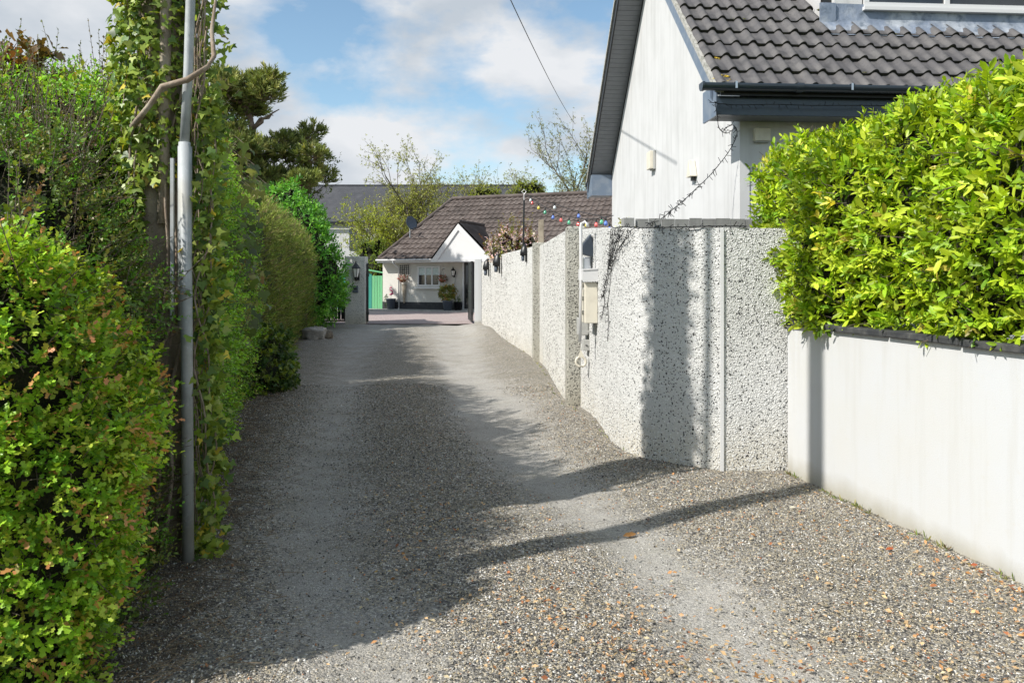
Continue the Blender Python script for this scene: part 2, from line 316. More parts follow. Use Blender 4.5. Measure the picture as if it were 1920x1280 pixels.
def hedge_surf(path, th, res=.12, amp=.08, bulge=0., r0=.5, r1=.5, p=.4, seed=0., z0=0., nsc=1.1):
    """path [(x,y,height)] of the lane-side foot; body lies to the LEFT of the direction of travel"""
    P = np.array(path, float); sg = np.linalg.norm(np.diff(P[:, :2], axis=0), axis=1); cum = np.concatenate([[0], np.cumsum(sg)]); Lt = cum[-1]
    nu = max(4, int(Lt/res)+1); s = np.linspace(0, Lt, nu); X = np.interp(s, cum, P[:, 0]); Y = np.interp(s, cum, P[:, 1]); Hh = np.interp(s, cum, P[:, 2])
    k = 5
    tx = np.gradient(X); ty = np.gradient(Y)
    tx = np.convolve(np.pad(tx, k, 'edge'), np.ones(2*k+1)/(2*k+1), 'valid'); ty = np.convolve(np.pad(ty, k, 'edge'), np.ones(2*k+1)/(2*k+1), 'valid')
    l = np.hypot(tx, ty); nx, ny = -ty/l, tx/l
    nv = 40; a = np.linspace(0, math.pi, nv); G = np.empty((nu, nv, 3))
    for i in range(nu):
        e0 = 1-max(0, 1-s[i]/r0) if r0 else 1; e1 = 1-max(0, 1-(Lt-s[i])/r1) if r1 else 1
        e = math.sqrt(max(0, 1-(1-e0)**2))*math.sqrt(max(0, 1-(1-e1)**2)); e = max(e, .02)
        ca = np.sign(np.cos(a))*np.abs(np.cos(a))**p; sa = np.abs(np.sin(a))**p
        o = th/2*(1-ca*e); h = Hh[i]*(.78+.22*e); z = z0+h*sa
        o = o-bulge*np.sin(np.clip(sa, 0, 1)*math.pi*.8)*(ca > 0)*np.abs(ca)
        G[i, :, 0] = X[i]+nx[i]*o; G[i, :, 1] = Y[i]+ny[i]*o; G[i, :, 2] = z
    c = np.array([G[..., 0].mean(), G[..., 1].mean(), 0])
    Nn = grid_normals(G)
    for i in range(nu):
        for j in range(nv):
            d = fbm(G[i, j], nsc, seed)*amp*1.6+fbm(G[i, j], nsc*3.3, seed+9)*amp*.6; G[i, j] += Nn[i, j]*d
    return G
def grid_normals(G):
    N = np.cross(np.gradient(G, axis=0), np.gradient(G, axis=1)); return -nrm(N)
def blob_surf(c, r, amp=.15, seed=0., nu=40, nv=40, nsc=.9, p=1.):
    u = np.linspace(0, 2*math.pi, nu); v = np.linspace(0.02, math.pi-.02, nv); G = np.empty((nu, nv, 3))
    for i, a in enumerate(u):
        sp = np.sin(v); cp = np.cos(v)
        q = np.stack([math.cos(a)*sp, math.sin(a)*sp, cp], -1); q = np.sign(q)*np.abs(q)**p
        for j in range(nv):
            k = 1+amp*fbm(q[j]*1., nsc*2, seed)*1.5; G[i, j] = np.array(c)+np.array(r)*q[j]*k
    return G
def sample(G, n, inward=.1, filt=None):
    N = grid_normals(G); c = G.reshape(-1, 3).mean(0)
    a = G[:-1, :-1]; b = G[1:, :-1]; d = G[:-1, 1:]; A = np.linalg.norm(np.cross(b-a, d-a), axis=-1); w = A.copy()
    if filt is not None: w = w*filt(a)
    i = RG.choice(w.size, n, p=(w/w.sum()).ravel()); i0, j0 = np.unravel_index(i, w.shape); s, t = RG.random((2, n, 1))
    P = (G[i0, j0]*(1-s)+G[i0+1, j0]*s)*(1-t)+(G[i0, j0+1]*(1-s)+G[i0+1, j0+1]*s)*t
    Q = N[i0, j0]; return P-Q*(RG.random((n, 1))**1.3)*inward, Q
def flip_out(G):
    """make grid_normals point away from the centroid"""
    N = grid_normals(G); c = G.reshape(-1, 3).mean(0)
    return G if ((G-c)*N).sum() > 0 else G[::-1]
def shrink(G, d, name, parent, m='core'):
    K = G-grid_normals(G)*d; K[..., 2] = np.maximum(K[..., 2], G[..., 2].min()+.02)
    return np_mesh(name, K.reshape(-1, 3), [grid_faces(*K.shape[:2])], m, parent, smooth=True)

# ================================================================ SETTING
def gmat(name, kind):
    m = bpy.data.materials.new(name); m.use_nodes = True; t = m.node_tree; N = t.nodes; K = t.links.new; b = N['Principled BSDF']
    b.inputs['Roughness'].default_value = .85; b.inputs['Specular IOR Level'].default_value = .25
    tc = N.new('ShaderNodeTexCoord').outputs['Object']
    def vor(s):
        v = N.new('ShaderNodeTexVoronoi'); v.inputs['Scale'].default_value = s; K(tc, v.inputs[0]); return v
    def nz(s, d=6, r=.6):
        v = N.new('ShaderNodeTexNoise'); v.inputs['Scale'].default_value = s; v.inputs['Detail'].default_value = d; v.inputs['Roughness'].default_value = r; K(tc, v.inputs[0]); return v.outputs[0]
    def mr(f, a, b_, c=0, d=1):
        r = N.new('ShaderNodeMapRange'); r.inputs[1].default_value = a; r.inputs[2].default_value = b_; r.inputs[3].default_value = c; r.inputs[4].default_value = d; K(f, r.inputs[0]); return r.outputs[0]
    def mix(f, a, c, bt='MIX'):
        x = N.new('ShaderNodeMix'); x.data_type = 'RGBA'; x.blend_type = bt
        for s, i in ((f, 0), (a, 6), (c, 7)):
            if isinstance(s, (int, float)): x.inputs[i].default_value = s
            elif isinstance(s, tuple): x.inputs[i].default_value = (*s, 1)
            else: K(s, x.inputs[i])
        return x.outputs[2]
    def ramp(f, els):
        r = N.new('ShaderNodeValToRGB'); e = r.color_ramp.elements
        while len(e) < len(els): e.new(.5)
        for q, (p, c) in zip(e, els): q.position = p; q.color = (*c, 1)
        K(f, r.inputs[0]); return r.outputs[0]
    def ma(op, a, c):
        x = N.new('ShaderNodeMath'); x.operation = op
        for s, i in ((a, 0), (c, 1)):
            if isinstance(s, (int, float)): x.inputs[i].default_value = s
            else: K(s, x.inputs[i])
        return x.outputs[0]
    if kind == 'lane':
        v1 = vor(95); v2 = vor(190); c1 = N.new('ShaderNodeSeparateColor'); K(v1.outputs['Color'], c1.inputs[0]); c2 = N.new('ShaderNodeSeparateColor'); K(v2.outputs['Color'], c2.inputs[0])
        stone = ramp(c1.outputs[0], [(0, (.085, .084, .085)), (.3, (.19, .18, .167)), (.58, (.32, .295, .24)), (.8, (.44, .38, .28)), (.93, (.58, .56, .52)), (1, (.70, .69, .66))])
        fine = ramp(c2.outputs[0], [(0, (.17, .168, .165)), (.35, (.31, .30, .28)), (.7, (.44, .42, .385)), (1, (.60, .58, .54))])
        at = N.new('ShaderNodeAttribute'); at.attribute_name = 'track'
        tr = ma('ADD', at.outputs['Fac'], mr(nz(3.5, 7), .3, .7, -.36, .36)); tr = ma('ADD', tr, mr(nz(17, 5), .3, .7, -.2, .2)); trk = mr(tr, .18, .98, 0, .9)
        fine = mix(mr(nz(1.7, 8, .7), .48, .66, 0, .55), fine, (.22, .21, .195)); fine = mix(mr(nz(9), .4, .75, 0, .7), fine, (.42, .40, .365))
        col = mix(trk, stone, fine)
        w = N.new('ShaderNodeAttribute'); w.attribute_name = 'earth'; ea = mr(ma('ADD', w.outputs['Fac'], mr(nz(6, 7), .3, .7, -.4, .4)), .35, .8, 0, .8)
        col = mix(ea, col, mix(mr(nz(30), .4, .65), (.075, .055, .04), (.14, .105, .07)))
        moss = mr(nz(1.3, 7), .5, .72, 0, .4); col = mix(moss, col, mix(.5, col, (.13, .12, .055)))
        col = mix(mr(nz(.9, 3), .35, .7, 0, .35), col, mix(1., col, (.80, .76, .70), 'MULTIPLY'))
        K(col, b.inputs['Base Color'])
        dd = ma('SUBTRACT', 1, v1.outputs['Distance']); hh = ma('ADD', ma('MULTIPLY', dd, mr(trk, 0, 1, 1, .22)), ma('MULTIPLY', c1.outputs[1], mr(trk, 0, 1, .8, .1)))
        hh = ma('ADD', hh, ma('MULTIPLY', v2.outputs['Distance'], .3))
        bp = N.new('ShaderNodeBump'); bp.inputs['Strength'].default_value = 1; bp.inputs['Distance'].default_value = .010; K(hh, bp.inputs['Height']); K(bp.outputs[0], b.inputs['Normal'])
    elif kind == 'pink':
        v1 = vor(60); c1 = N.new('ShaderNodeSeparateColor'); K(v1.outputs['Color'], c1.inputs[0])
        K(mix(mr(nz(2), .35, .7), ramp(c1.outputs[0], [(0, (.18, .13, .125)), (.5, (.34, .26, .245)), (1, (.50, .42, .40))]), (.36, .31, .29)), b.inputs['Base Color'])
    else:
        K(mix(mr(nz(4, 8), .4, .6), (.055, .075, .022), (.11, .09, .05)), b.inputs['Base Color'])
        bp = N.new('ShaderNodeBump'); bp.inputs['Distance'].default_value = .05; K(nz(18), bp.inputs['Height']); K(bp.outputs[0], b.inputs['Normal'])
    return m

g = MB(); g.add([(-600, -300, -.14), (600, -300, -.14), (600, 900, -.14), (-600, 900, -.14)], [(0, 1, 2, 3)])
tag(g.build('ground', gmat('rough_grass', 'grass')), kind='structure')

LT = np.array([(-.45, 1.2), (-.54, 3.0), (-.97, 3.92), (-1.44, 5.8), (-2.23, 10.1), (-3.3, 16.), (-4.4, 24.2), (-4.6, 26.3)])
RT = np.array([(1.0, 1.2), (.98, 3.08), (.81, 4.07), (.46, 5.1), (.0, 7.13), (-.77, 12.4), (-1.2, 17.), (-1.83, 24.2), (-2, 26.3)])
xs = np.linspace(-9.5, 4.2, 150); ys = np.concatenate([np.linspace(-4, 1.5, 12, endpoint=False), np.linspace(1.5, 12, 130, endpoint=False), np.linspace(12, 26.25, 110)])
GX, GY = np.meshgrid(xs, ys, indexing='ij')
dl = np.abs(GX-np.interp(GY, LT[:, 1], LT[:, 0])); dr = np.abs(GX-np.interp(GY, RT[:, 1], RT[:, 0]))
wl = .23+.008*GY; track = np.maximum(.86*np.exp(-(dl/(wl*1.45))**2), .95*np.exp(-(dr/(wl*1.5))**2)) + .55*np.exp(-((GY-9.6)/1.6)**2)*np.exp(-((GX-.3)/.8)**2)+.45*np.clip((GY-16)/7, 0, 1)+.3*np.exp(-((GX-np.interp(GY, RT[:, 1], RT[:, 0]))/.55)**2)*np.clip((GY-5)/3, 0, 1)
HEDGE_EDGE = np.interp(GY, [0, 2.9, 4, 4.8, 9.3, 11.2, 14.5, 21.5, 26], [-1.2, -1.45, -1.7, -1.9, -3.1, -3.4, -4.4, -5.9, -6.6])
RIGHT_EDGE = np.interp(GY, [0, 6, 6.4, 8.2, 9.2, 14, 26], [3., 2.15, 1.2, .84, .7, .48, -1.])
earth = np.clip(1-(GX-HEDGE_EDGE)/.55, 0, 1)*.85
Z = np.empty_like(GX)
for i in range(GX.shape[0]):
    for j in range(GX.shape[1]): Z[i, j] = .035*noise.noise(Vector((GX[i, j]*.8, GY[i, j]*.6, 0)))+.012*noise.noise(Vector((GX[i, j]*4, GY[i, j]*4, 3)))
Z += .02-.035*track+.05*np.clip(1-np.abs(GX-RIGHT_EDGE)/.8, 0, 1)*np.clip((GY-8)/6, 0, 1)+.16*np.exp(-((GX-RIGHT_EDGE+.35)/.4)**2)*np.exp(-((GY-22)/2.2)**2)
lane = np_mesh('gravel_lane', np.stack([GX, GY, Z], -1).reshape(-1, 3), [grid_faces(*GX.shape)], gmat('gravel_and_dust', 'lane'), smooth=True)
for nm, arr in (('track', track), ('earth', earth)):
    a = lane.data.attributes.new(nm, 'FLOAT', 'POINT'); a.data.foreach_set('value', arr.ravel().astype(np.float32))
tag(lane, kind='structure')
if lane.data.polygons[0].normal.z < 0: lane.data.flip_normals()
g = MB(); g.add([(-11, 26.2, .018), (6, 26.2, .018), (6, 44, .018), (-11, 44, .018)], [(0, 1, 2, 3)])
tag(g.build('courtyard', gmat('pink_gravel_paving', 'pink')), kind='structure')
def lane_z(x, y):
    i = np.clip(np.searchsorted(xs, x), 1, len(xs)-1); j = np.clip(np.searchsorted(ys, y), 1, len(ys)-1)
    tx = (x-xs[i-1])/(xs[i]-xs[i-1]); ty = (y-ys[j-1])/(ys[j]-ys[j-1])
    return (Z[i-1, j-1]*(1-tx)+Z[i, j-1]*tx)*(1-ty)+(Z[i-1, j]*(1-tx)+Z[i, j]*tx)*ty
def track_at(x, y):
    i = np.clip(np.searchsorted(xs, x), 0, len(xs)-1); j = np.clip(np.searchsorted(ys, y), 0, len(ys)-1); return track[i, j]

# loose stones lying on the lane (uncountable)
def scatter(n, y0, y1, power=1.5):
    y = y0+(y1-y0)*RG.random(n)**power; l = np.interp(y, [0, 2.9, 4, 4.8, 9.3, 14.5], [-2, -1.7, -1.9, -2.2, -3.4, -4.5]); r = np.interp(y, [0, 6, 6.4, 8.2, 14], [3., 2.1, 1.1, .8, .45]); x = l+(r-l)*RG.random(n)
    return x, y
n = 170000; x, y = scatter(n, 2.2, 11); keep = RG.random(n) > track_at(x, y)*1.02; x, y = x[keep], y[keep]; n = len(x)
r = (.0024+.0034*RG.random(n)**1.8)*(1+.05*y)
octa = np.array([(1, 0, 0), (-.9, .2, 0), (.1, 1, 0), (-.1, -1, .1), (.2, .1, .75), (0, 0, -.5)]); of = np.array([(0, 2, 4), (2, 1, 4), (1, 3, 4), (3, 0, 4), (2, 0, 5), (1, 2, 5), (3, 1, 5), (0, 3, 5)])
an = RG.random(n)*6.28; sc = .6+.8*RG.random((n, 3)); sc[:, 2] *= .8
q = octa[None]*sc[:, None]*r[:, None, None]; tl = RG.standard_normal((n, 2))*.5
qx = q[..., 0]*np.cos(an)[:, None]-q[..., 1]*np.sin(an)[:, None]; qy = q[..., 0]*np.sin(an)[:, None]+q[..., 1]*np.cos(an)[:, None]; qz = q[..., 2]+qx*tl[:, :1]+qy*tl[:, 1:]
V = np.stack([qx+x[:, None], qy+y[:, None], qz+(lane_z(x, y)+r*.4)[:, None]], -1).reshape(-1, 3)
cl = palette(n, [(3.4, (.09, .088, .088)), (3.6, (.21, .20, .18)), (3.4, (.34, .305, .24)), (2.8, (.45, .38, .26)), (2.6, (.57, .55, .51)), (.35, (.7, .69, .66)), (.4, (.42, .20, .10))])
m = mat('loose_stone', (.2, .2, .2), .8); t = m.node_tree; a = t.nodes.new('ShaderNodeAttribute'); a.attribute_name = 'leaf'; t.links.new(a.outputs['Color'], t.nodes['Principled BSDF'].inputs['Base Color'])
tag(np_mesh('loose_gravel', V, [((np.arange(n)*6)[:, None, None]+of[None]).reshape(-1, 3)], m, cols=np.repeat(cl, 6, 0)), 'loose grey and brown gravel chippings strewn over the lane', 'gravel', kind='stuff')
# dry orange petals and leaf bits (uncountable)
parts = []
for (cx, cy, sx, sy, k) in [(.7, 3.0, .35, .25, 260), (1.9, 3.2, .45, .35, 240), (2.35, 3.7, .3, .4, 160), (.35, 3.5, .3, .3, 170), (1.4, 5.0, .7, .5, 110), (-.55, 4.6, .25, .5, 120), (1.2, 2.8, .5, .2, 160), (-.1, 3.2, .4, .3, 100), (1.9, 4.6, .5, .5, 90)]:
    k = int(k*1.5); px = cx+sx*RG.standard_normal(k); py = np.maximum(cy+sy*RG.standard_normal(k), 2.3); px = np.minimum(px, 2.95-.144*py-.05)
    # small drifts
    dx = RG.standard_normal((k, 3)); dx[:, 2] *= .25; nn = RG.standard_normal((k, 3))*.35+np.array([0, 0, 1])
    parts.append(leaves(np.stack([px, py, lane_z(px, py)+.018], -1), dx, nn, .012+.020*RG.random(k), palette(k, [(3, (.52, .27, .12)), (4, (.62, .42, .24)), (.8, (.36, .14, .07)), (2, (.50, .42, .28))]), 'small'))
tag(np_mesh('leaf_litter', *merge(parts)[:2], 'leaf', cols=merge(parts)[2]), 'dry orange and tan leaf litter scattered on the gravel', 'leaf litter', kind='stuff')
# a few single fallen leaves one can point at
for i, (px, py, s, c, lb) in enumerate([(1670, 1045, .055, (.42, .11, .04), 'curled rust brown fallen leaf alone on the gravel in front of the white wall'), (1828, 1078, .05, (.45, .12, .05), 'rust red fallen leaf close to the foot of the white wall'),
        (1752, 1118, .045, (.45, .17, .07), 'orange brown fallen leaf on the gravel, nearest the camera of three rusty leaves'), (1487, 958, .05, (.7, .66, .55), 'pale cream fallen leaf on gravel between the two pole shadows'), (1182, 1008, .09, (.33, .17, .06), 'thin brown dead leaf lying in the shadow stripe of the wheel track')]):
    yy = F*EYE/(py-525); xx = (px-960)*yy/F; zz = float(lane_z(np.array([xx]), np.array([yy]))[0])
    v, f, c_ = leaves(np.array([[xx-s/2, yy, zz+.016]]), np.array([[1, .3, .1]]), np.array([[.1, -.5, 1.]]), np.array([s]), np.array([c]), 'oval')
    tag(np_mesh('fallen_leaf', v, f, 'leaf', cols=c_), lb, 'leaf', 'single fallen leaves on the gravel')

# ================================================================ WALLS
def wall_sweep(mb, path, th):
    """path [(x,y,z0,z1)], body on the right-hand side (offset +)"""
    n = len(path); off = []
    for i in range(n):
        a = Vector(path[max(i-1, 0)][:2]); b = Vector(path[min(i+1, n-1)][:2]); d = (b-a).normalized(); off.append(Vector((-d.y, d.x))*th)
    vs = []
    for (x, y, z0, z1), o in zip(path, off): vs += [(x, y, z0), (x, y, z1), (x+o.x, y+o.y, z1), (x+o.x, y+o.y, z0)]
    fs = [(i*4+k, i*4+(k+1) % 4, (i+1)*4+(k+1) % 4, (i+1)*4+k) for i in range(n-1) for k in range(4)]+[(0, 1, 2, 3), ((n-1)*4+3, (n-1)*4+2, (n-1)*4+1, (n-1)*4)]
    mb.add(vs, fs); return mb
# roadside white wall
e = empty('garden_wall', (2.15, 6.03, 0), label='smooth white painted garden wall with dark coping under the bright green hedge', cat='wall')
def loc(o, e): o.location = -Vector(e.location)
wx = lambda y: 2.15+(6.03-y)*.144
o = wall_sweep(MB(), [(wx(y), y, -.05, 1.145) for y in (6.03, 4.5, 3, 1.5, 0, -3)], .22).build('wall_face', 'render', e); loc(o, e)
mb = MB(); y = 6.0
while y > -3:
    y2 = y-.62; dz = .006*random.uniform(-1, 1); wall_sweep(mb, [(wx(y)-.035, y-.006, 1.148+dz, 1.190+dz), (wx(y2)-.035, y2+.006, 1.148+dz*.3, 1.190+dz*.3)], .30); y = y2
o = mb.build('coping', 'coping', e, bevel=.008); loc(o, e)

# pebbledash wall
e = empty('pebbledash_wall', (.8, 9, 0), label='tall white painted pebbledash wall curving away along the right of the lane', cat='wall')
near = [(.80, 9.0, 2.09), (.885, 8.3, 2.06), (.905, 7.5, 2.0), (.93, 6.95, 1.965), (1.0, 6.62, 1.945), (1.12, 6.40, 1.93), (1.28, 6.25, 1.915), (1.46, 6.13, 1.91), (1.646, 6.055, 1.905), (2.30, 6.08, 1.905)]
from mathutils.geometry import interpolate_bezier
def smooth_path(pts, k=6):
    P = np.array(pts); n = len(P); out = []
    for i in range(n-1):
        p0, p1, p2, p3 = P[max(i-1, 0)], P[i], P[i+1], P[min(i+2, n-1)]
        for t in np.arange(k)/k: out.append(.5*((2*p1)+(-p0+p2)*t+(2*p0-5*p1+4*p2-p3)*t*t+(-p0+3*p1-3*p2+p3)*t**3))
    out.append(P[-1]); return np.array(out)
sp = smooth_path(near[:9], 5)
sp = [(p[0], p[1], -.05, p[2]+.012*noise.noise(Vector((p[0]*6, p[1]*6, 0)))) for p in sp]+[(2.30, 6.08, -.05, 1.905)]
o = wall_sweep(MB(), sp, .2).build('near_panel', 'pebble', e); loc(o, e)
mb = MB(); mb.box(1.628, 1.655, 6.040, 6.052, -.05, 1.90); o = mb.build('corner_bead', 'white', e); loc(o, e)
def dash_stones(path, n, parent, white, dark, fd, size, nm):
    P = np.array(path); seg = np.hypot(np.diff(P[:, 0]), np.diff(P[:, 1])); cum = np.concatenate([[0], np.cumsum(seg)]); s_ = RG.random(n)*cum[-1]
    X = np.interp(s_, cum, P[:, 0]); Y = np.interp(s_, cum, P[:, 1]); H_ = np.interp(s_, cum, P[:, 3]); Zz = RG.random(n)*(H_-.01); i = np.clip(np.searchsorted(cum, s_)-1, 0, len(seg)-1)
    tx = (P[i+1, 0]-P[i, 0])/seg[i]; ty = (P[i+1, 1]-P[i, 1])/seg[i]; nx_, ny_ = ty, -tx
    q = octa[None]*(size*(.55+.9*RG.random(n)**1.5))[:, None, None]*(.7+.6*RG.random((n, 6, 1)))
    an = RG.random(n)*6.28; a_ = q[..., 0]*np.cos(an)[:, None]-q[..., 1]*np.sin(an)[:, None]; b_ = q[..., 0]*np.sin(an)[:, None]+q[..., 1]*np.cos(an)[:, None]; c_ = q[..., 2]*.75
    V = np.stack([X[:, None]+a_*tx[:, None]+c_*nx_[:, None]*-1*-1, Y[:, None]+a_*ty[:, None]+c_*ny_[:, None], Zz[:, None]+b_], -1)-np.array(parent.location)
    isd = RG.random(n) < fd*(.6+.8*np.array([noise.noise(Vector((x*2, y*2, z*2)))+.5 for x, y, z in zip(X, Y, Zz)])); col = np.where(isd[:, None], np.array(dark), np.array(white))*(1+.1*RG.standard_normal((n, 1))).clip(.7, 1.25)
    o = np_mesh(nm, V.reshape(-1, 3), [((np.arange(n)*6)[:, None, None]+of[None]).reshape(-1, 3)], M['dash'], parent, cols=np.repeat(col, 6, 0)); o['kind'] = 'stuff'
m = mat('dash_stone', (.5, .5, .5), .8); t = m.node_tree; a = t.nodes.new('ShaderNodeAttribute'); a.attribute_name = 'leaf'; t.links.new(a.outputs['Color'], t.nodes['Principled BSDF'].inputs['Base Color']); M['dash'] = m
dash_stones(sp, 42000, e, (.62, .62, .605), (.065, .065, .065), .13, .0062, 'raised_stones')
far = [(.475, 14.0, -.05, 2.10), (.53, 13.2, -.05, 2.11), (.60, 11.3, -.05, 2.11), (.67, 9.3, -.05, 2.11)]
o = wall_sweep(MB(), far, .2).build('middle_panel', 'pebblefar', e); loc(o, e)
far = [(-1.02, 26.0, -.05, 2.10), (-.62, 22.5, -.05, 2.13), (-.15, 18.5, -.05, 2.14), (.42, 14.1, -.05, 2.12)]
o = wall_sweep(MB(), far, .2).build('far_panel', 'pebblefar', e); loc(o, e)
for (x0, x1, y0, y1, h, mm) in [(.37, .60, 13.75, 14.12, 2.17, 'pebblebare'), (.64, .86, 9.02, 9.32, 2.13, 'pebblebare')]:
    o = MB().box(x0, x1, y0, y1, -.05, h).build('pier', mm, e, bevel=.02); loc(o, e)
dash_stones([(.53, 13.2, 0, 2.11), (.60, 11.3, 0, 2.11), (.67, 9.35, 0, 2.11)], 16000, e, (.60, .595, .57), (.13, .125, .115), .16, .010, 'raised_stones')
dash_stones([(-1.02, 26.0, 0, 2.10), (-.62, 22.5, 0, 2.13), (-.15, 18.5, 0, 2.14), (.42, 14.15, 0, 2.12)], 26000, e, (.62, .61, .585), (.16, .155, .14), .16, .014, 'raised_stones')

# ================================================================ GATE
def pier(name, x0, x1, y0, y1, h, m, label):
    e = empty(name, ((x0+x1)/2, (y0+y1)/2, 0), label=label, cat='gate pier'); w, d = (x1-x0)/2, (y1-y0)/2
    MB().box(-w, w, -d, d, -.05, h).build('shaft', m, e, bevel=.015)
    return e
pier('gate_pier', -5.66, -4.98, 26.2, 26.75, 2.30, 'pebblefar', 'broad grey pebbledash gate pier with lantern beside the dark green bush')
MBk = pier('gate_pier', -1.27, -1.03, 26.15, 26.45, 2.22, 'render', 'narrow pale gate pier at the far end of the pebbledash wall')
def gate(loc_, rz, w, h, label):
    e = empty('metal_gate', loc_, rz, label, 'gate', 'black gates at the end of the lane')
    mb = MB(); mb.box(0, w, -.025, .025, .06, .12).box(0, w, -.025, .025, h-.06, h).box(0, .06, -.025, .025, .122, h-.062).box(w-.06, w, -.025, .025, .122, h-.062).box(.062, w-.062, -.022, .022, h*.5, h*.5+.05); mb.build('frame', 'black', e)
    mb = MB(); n = int(w/.11)
    for k in range(1, n): mb.box(k*w/n-.048, k*w/n+.048, -.012, .012, .13, h-.07)
    mb.build('board_panel', 'black', e)
    for z in (.35, h-.4): MB().box(-.04, .05, -.04, .04, z-.05, z+.05).build('hinge', 'black', e)
    return e
gate((-4.92, 26.4, .02), R(101), 1.8, 2.05, 'open black gate leaf folded back beside the broad grey pier')
gate((-1.35, 26.25, .02), R(97), 1.8, 2.12, 'open black gate leaf folded back beside the narrow pale pier')
gate((-7.2, 26.55, .02), 0, 1.5, 1.35, 'closed low black gate between the dark green bush and the broad pier')

# ================================================================ NEIGHBOUR HOUSE
TH = .068
H = empty('white_house', (2.53, 8.6, 0), TH, 'white rendered house with grey pantiled roof and dark eaves behind the walls', 'house')
WD, PT, EV = 7.2, .935, 3.24           # gable width, pitch tangent, soffit height
xr = 8.5
bz = lambda y: 3.68+PT*(y if y < WD/2 else WD-y)
mb = MB(); mb.prism([(-.012, 0), (-.012, bz(0)), (WD/2, bz(WD/2)), (WD, bz(0)), (WD, 0)], 0, .11, 'x'); mb.build('gable_wall', 'gable', H)
MB().box(.112, xr, .0, .25, 0, EV+.2).build('front_wall', 'gable', H); MB().box(0.112, xr, WD-.25, WD-.003, 0, EV+.2).build('rear_wall', 'gable', H)
# fascia / soffit front
mb = MB().box(-.40, xr, -.42, -.395, EV, EV+.20); mb.build('fascia', 'pvcdark', H, bevel=.004)
mb = MB().box(-.375, xr, -.393, -.004, EV+.02, EV+.035); mb.build('soffit', 'soffit', H)
mb = MB().box(-.40, -.378, -.393, .05, EV, EV+.34); mb.box(-.376, -.01, .03, .05, EV+.036, EV+.3); mb.build('eaves_box_end', 'pvcblue', H)
# gutter
mb = MB(); rr = .062; gz = EV+.275
prof = [(-.575+rr*math.cos(t), gz+rr*.95*math.sin(t)) for t in np.linspace(math.pi, 2*math.pi, 12)]+[(-.575+rr+.0, gz+.012), (-.575+rr*.82, gz+.012)]+[(-.575+rr*.82*math.cos(t), gz+rr*.8*math.sin(t)) for t in np.linspace(2*math.pi, math.pi, 12)]+[(-.575-rr*.82, gz+.012), (-.575-rr, gz+.012)]
mb.prism(prof, -.60, xr, 'x')
for x0 in (-.62, .38, 2.35, 4.3): mb.prism([(-.575+rr*1.12*math.cos(t), gz+rr*1.08*math.sin(t)) for t in np.linspace(math.pi, 2*math.pi, 12)]+[(-.575+rr*1.1, gz+.02), (-.575-rr*1.1, gz+.02)], x0, x0+(.025 if x0 < 0 else .07), 'x')
G_ = mb.build('gutter', 'pvcdark', H, smooth=False)
for x0 in (-.28, .95, 2.2, 3.4, 4.6, 5.8): MB().box(x0, x0+.022, -.648, -.643, gz-.045, gz+.022).box(x0, x0+.022, -.642, -.42, gz+.023, gz+.028).build('bracket', 'steel', G_)
# tiled roof: rolled tiles in stepped courses
def tiled(name, m, parent, x0, x1, y0, z0, tanp, ylen, gauge, pitch, amp, lip, cut=None, edge=None, jit=.003, mirror=None):
    nu = int((x1-x0)/pitch*10); U = np.linspace(x0, x1, nu+1); ph = ((U-x0)/pitch) % 1
    prof = amp*np.where(ph < .5, np.sin(ph*2*math.pi)**1.0*np.sign(.5-ph), 0).clip(0)**.75*1.0
    prof = amp*np.clip(np.sin(np.clip(ph/.52, 0, 1)*math.pi), 0, 1)**.8
    nc = int(math.ceil(ylen/gauge)); c_, s_ = 1/math.hypot(1, tanp), tanp/math.hypot(1, tanp)
    V = []; Fq = []; b = 0; EV_ = []; EF = []; eb = 0
    for k in range(nc):
        a0, a1 = k*gauge/c_, min((k+1)*gauge+.02, ylen)/c_
        jx = np.array([random.uniform(-1, 1)*jit for _ in range(int((x1-x0)/(pitch*1))+2)]); jj = jx[((U-x0)/pitch).astype(int)]
        rows = [(a0, lip+jj*0, 0), (a0, lip, 1), (a0+.004, lip+.004, 1), ((a0+a1)/2, lip*.5+.002, 1), (a1, 0.0, 1)]
        for (al, up, pr) in rows:
            h = (prof if pr else prof*1.0-lip-.006)+up+(jj if pr else jj)
            V.append(np.stack([U+(0), y0+al*c_-h*s_, z0+al*s_+h*c_], -1))
        nn = len(U)
        for rI in range(4):
            i = b+rI*nn+np.arange(nn-1); Fq.append(np.stack([i, i+1, i+nn+1, i+nn], -1))
        b += 5*nn
    V = np.concatenate(V); Fq = np.concatenate(Fq); 
    mi = np.tile(np.repeat([1, 0, 0, 0], len(U)-1), nc)
    if cut is not None:
        cen = V[Fq].mean(1); kp = ~cut(cen); Fq = Fq[kp]; mi = mi[kp]
    if mirror is not None: V[:, 1] = mirror-V[:, 1]; Fq = Fq[:, ::-1]
    o = np_mesh(name, V, [Fq], m, parent); o.data.materials.append(M[edge or 'tile_edge']); o.data.polygons.foreach_set('material_index', mi.astype(np.int32))
    o.data.polygons.foreach_set('use_smooth', mi == 0)
    return o
DX0, DX1, DY = 1.24, 6.2, .55
rf = tiled('roof_tiles', 'tile', H, -.43, xr, -.53, 3.50, PT, WD/2+.53, .232, .196, .044, .030, jit=.006, cut=lambda c: (c[:, 0] > DX0) & (c[:, 0] < DX1) & (c[:, 1] > DY))
tiled('rear_roof_tiles', 'tile', H, -.43, xr, -.53, 3.50, PT, WD/2+.53, .232, .196, .044, .030, mirror=WD)
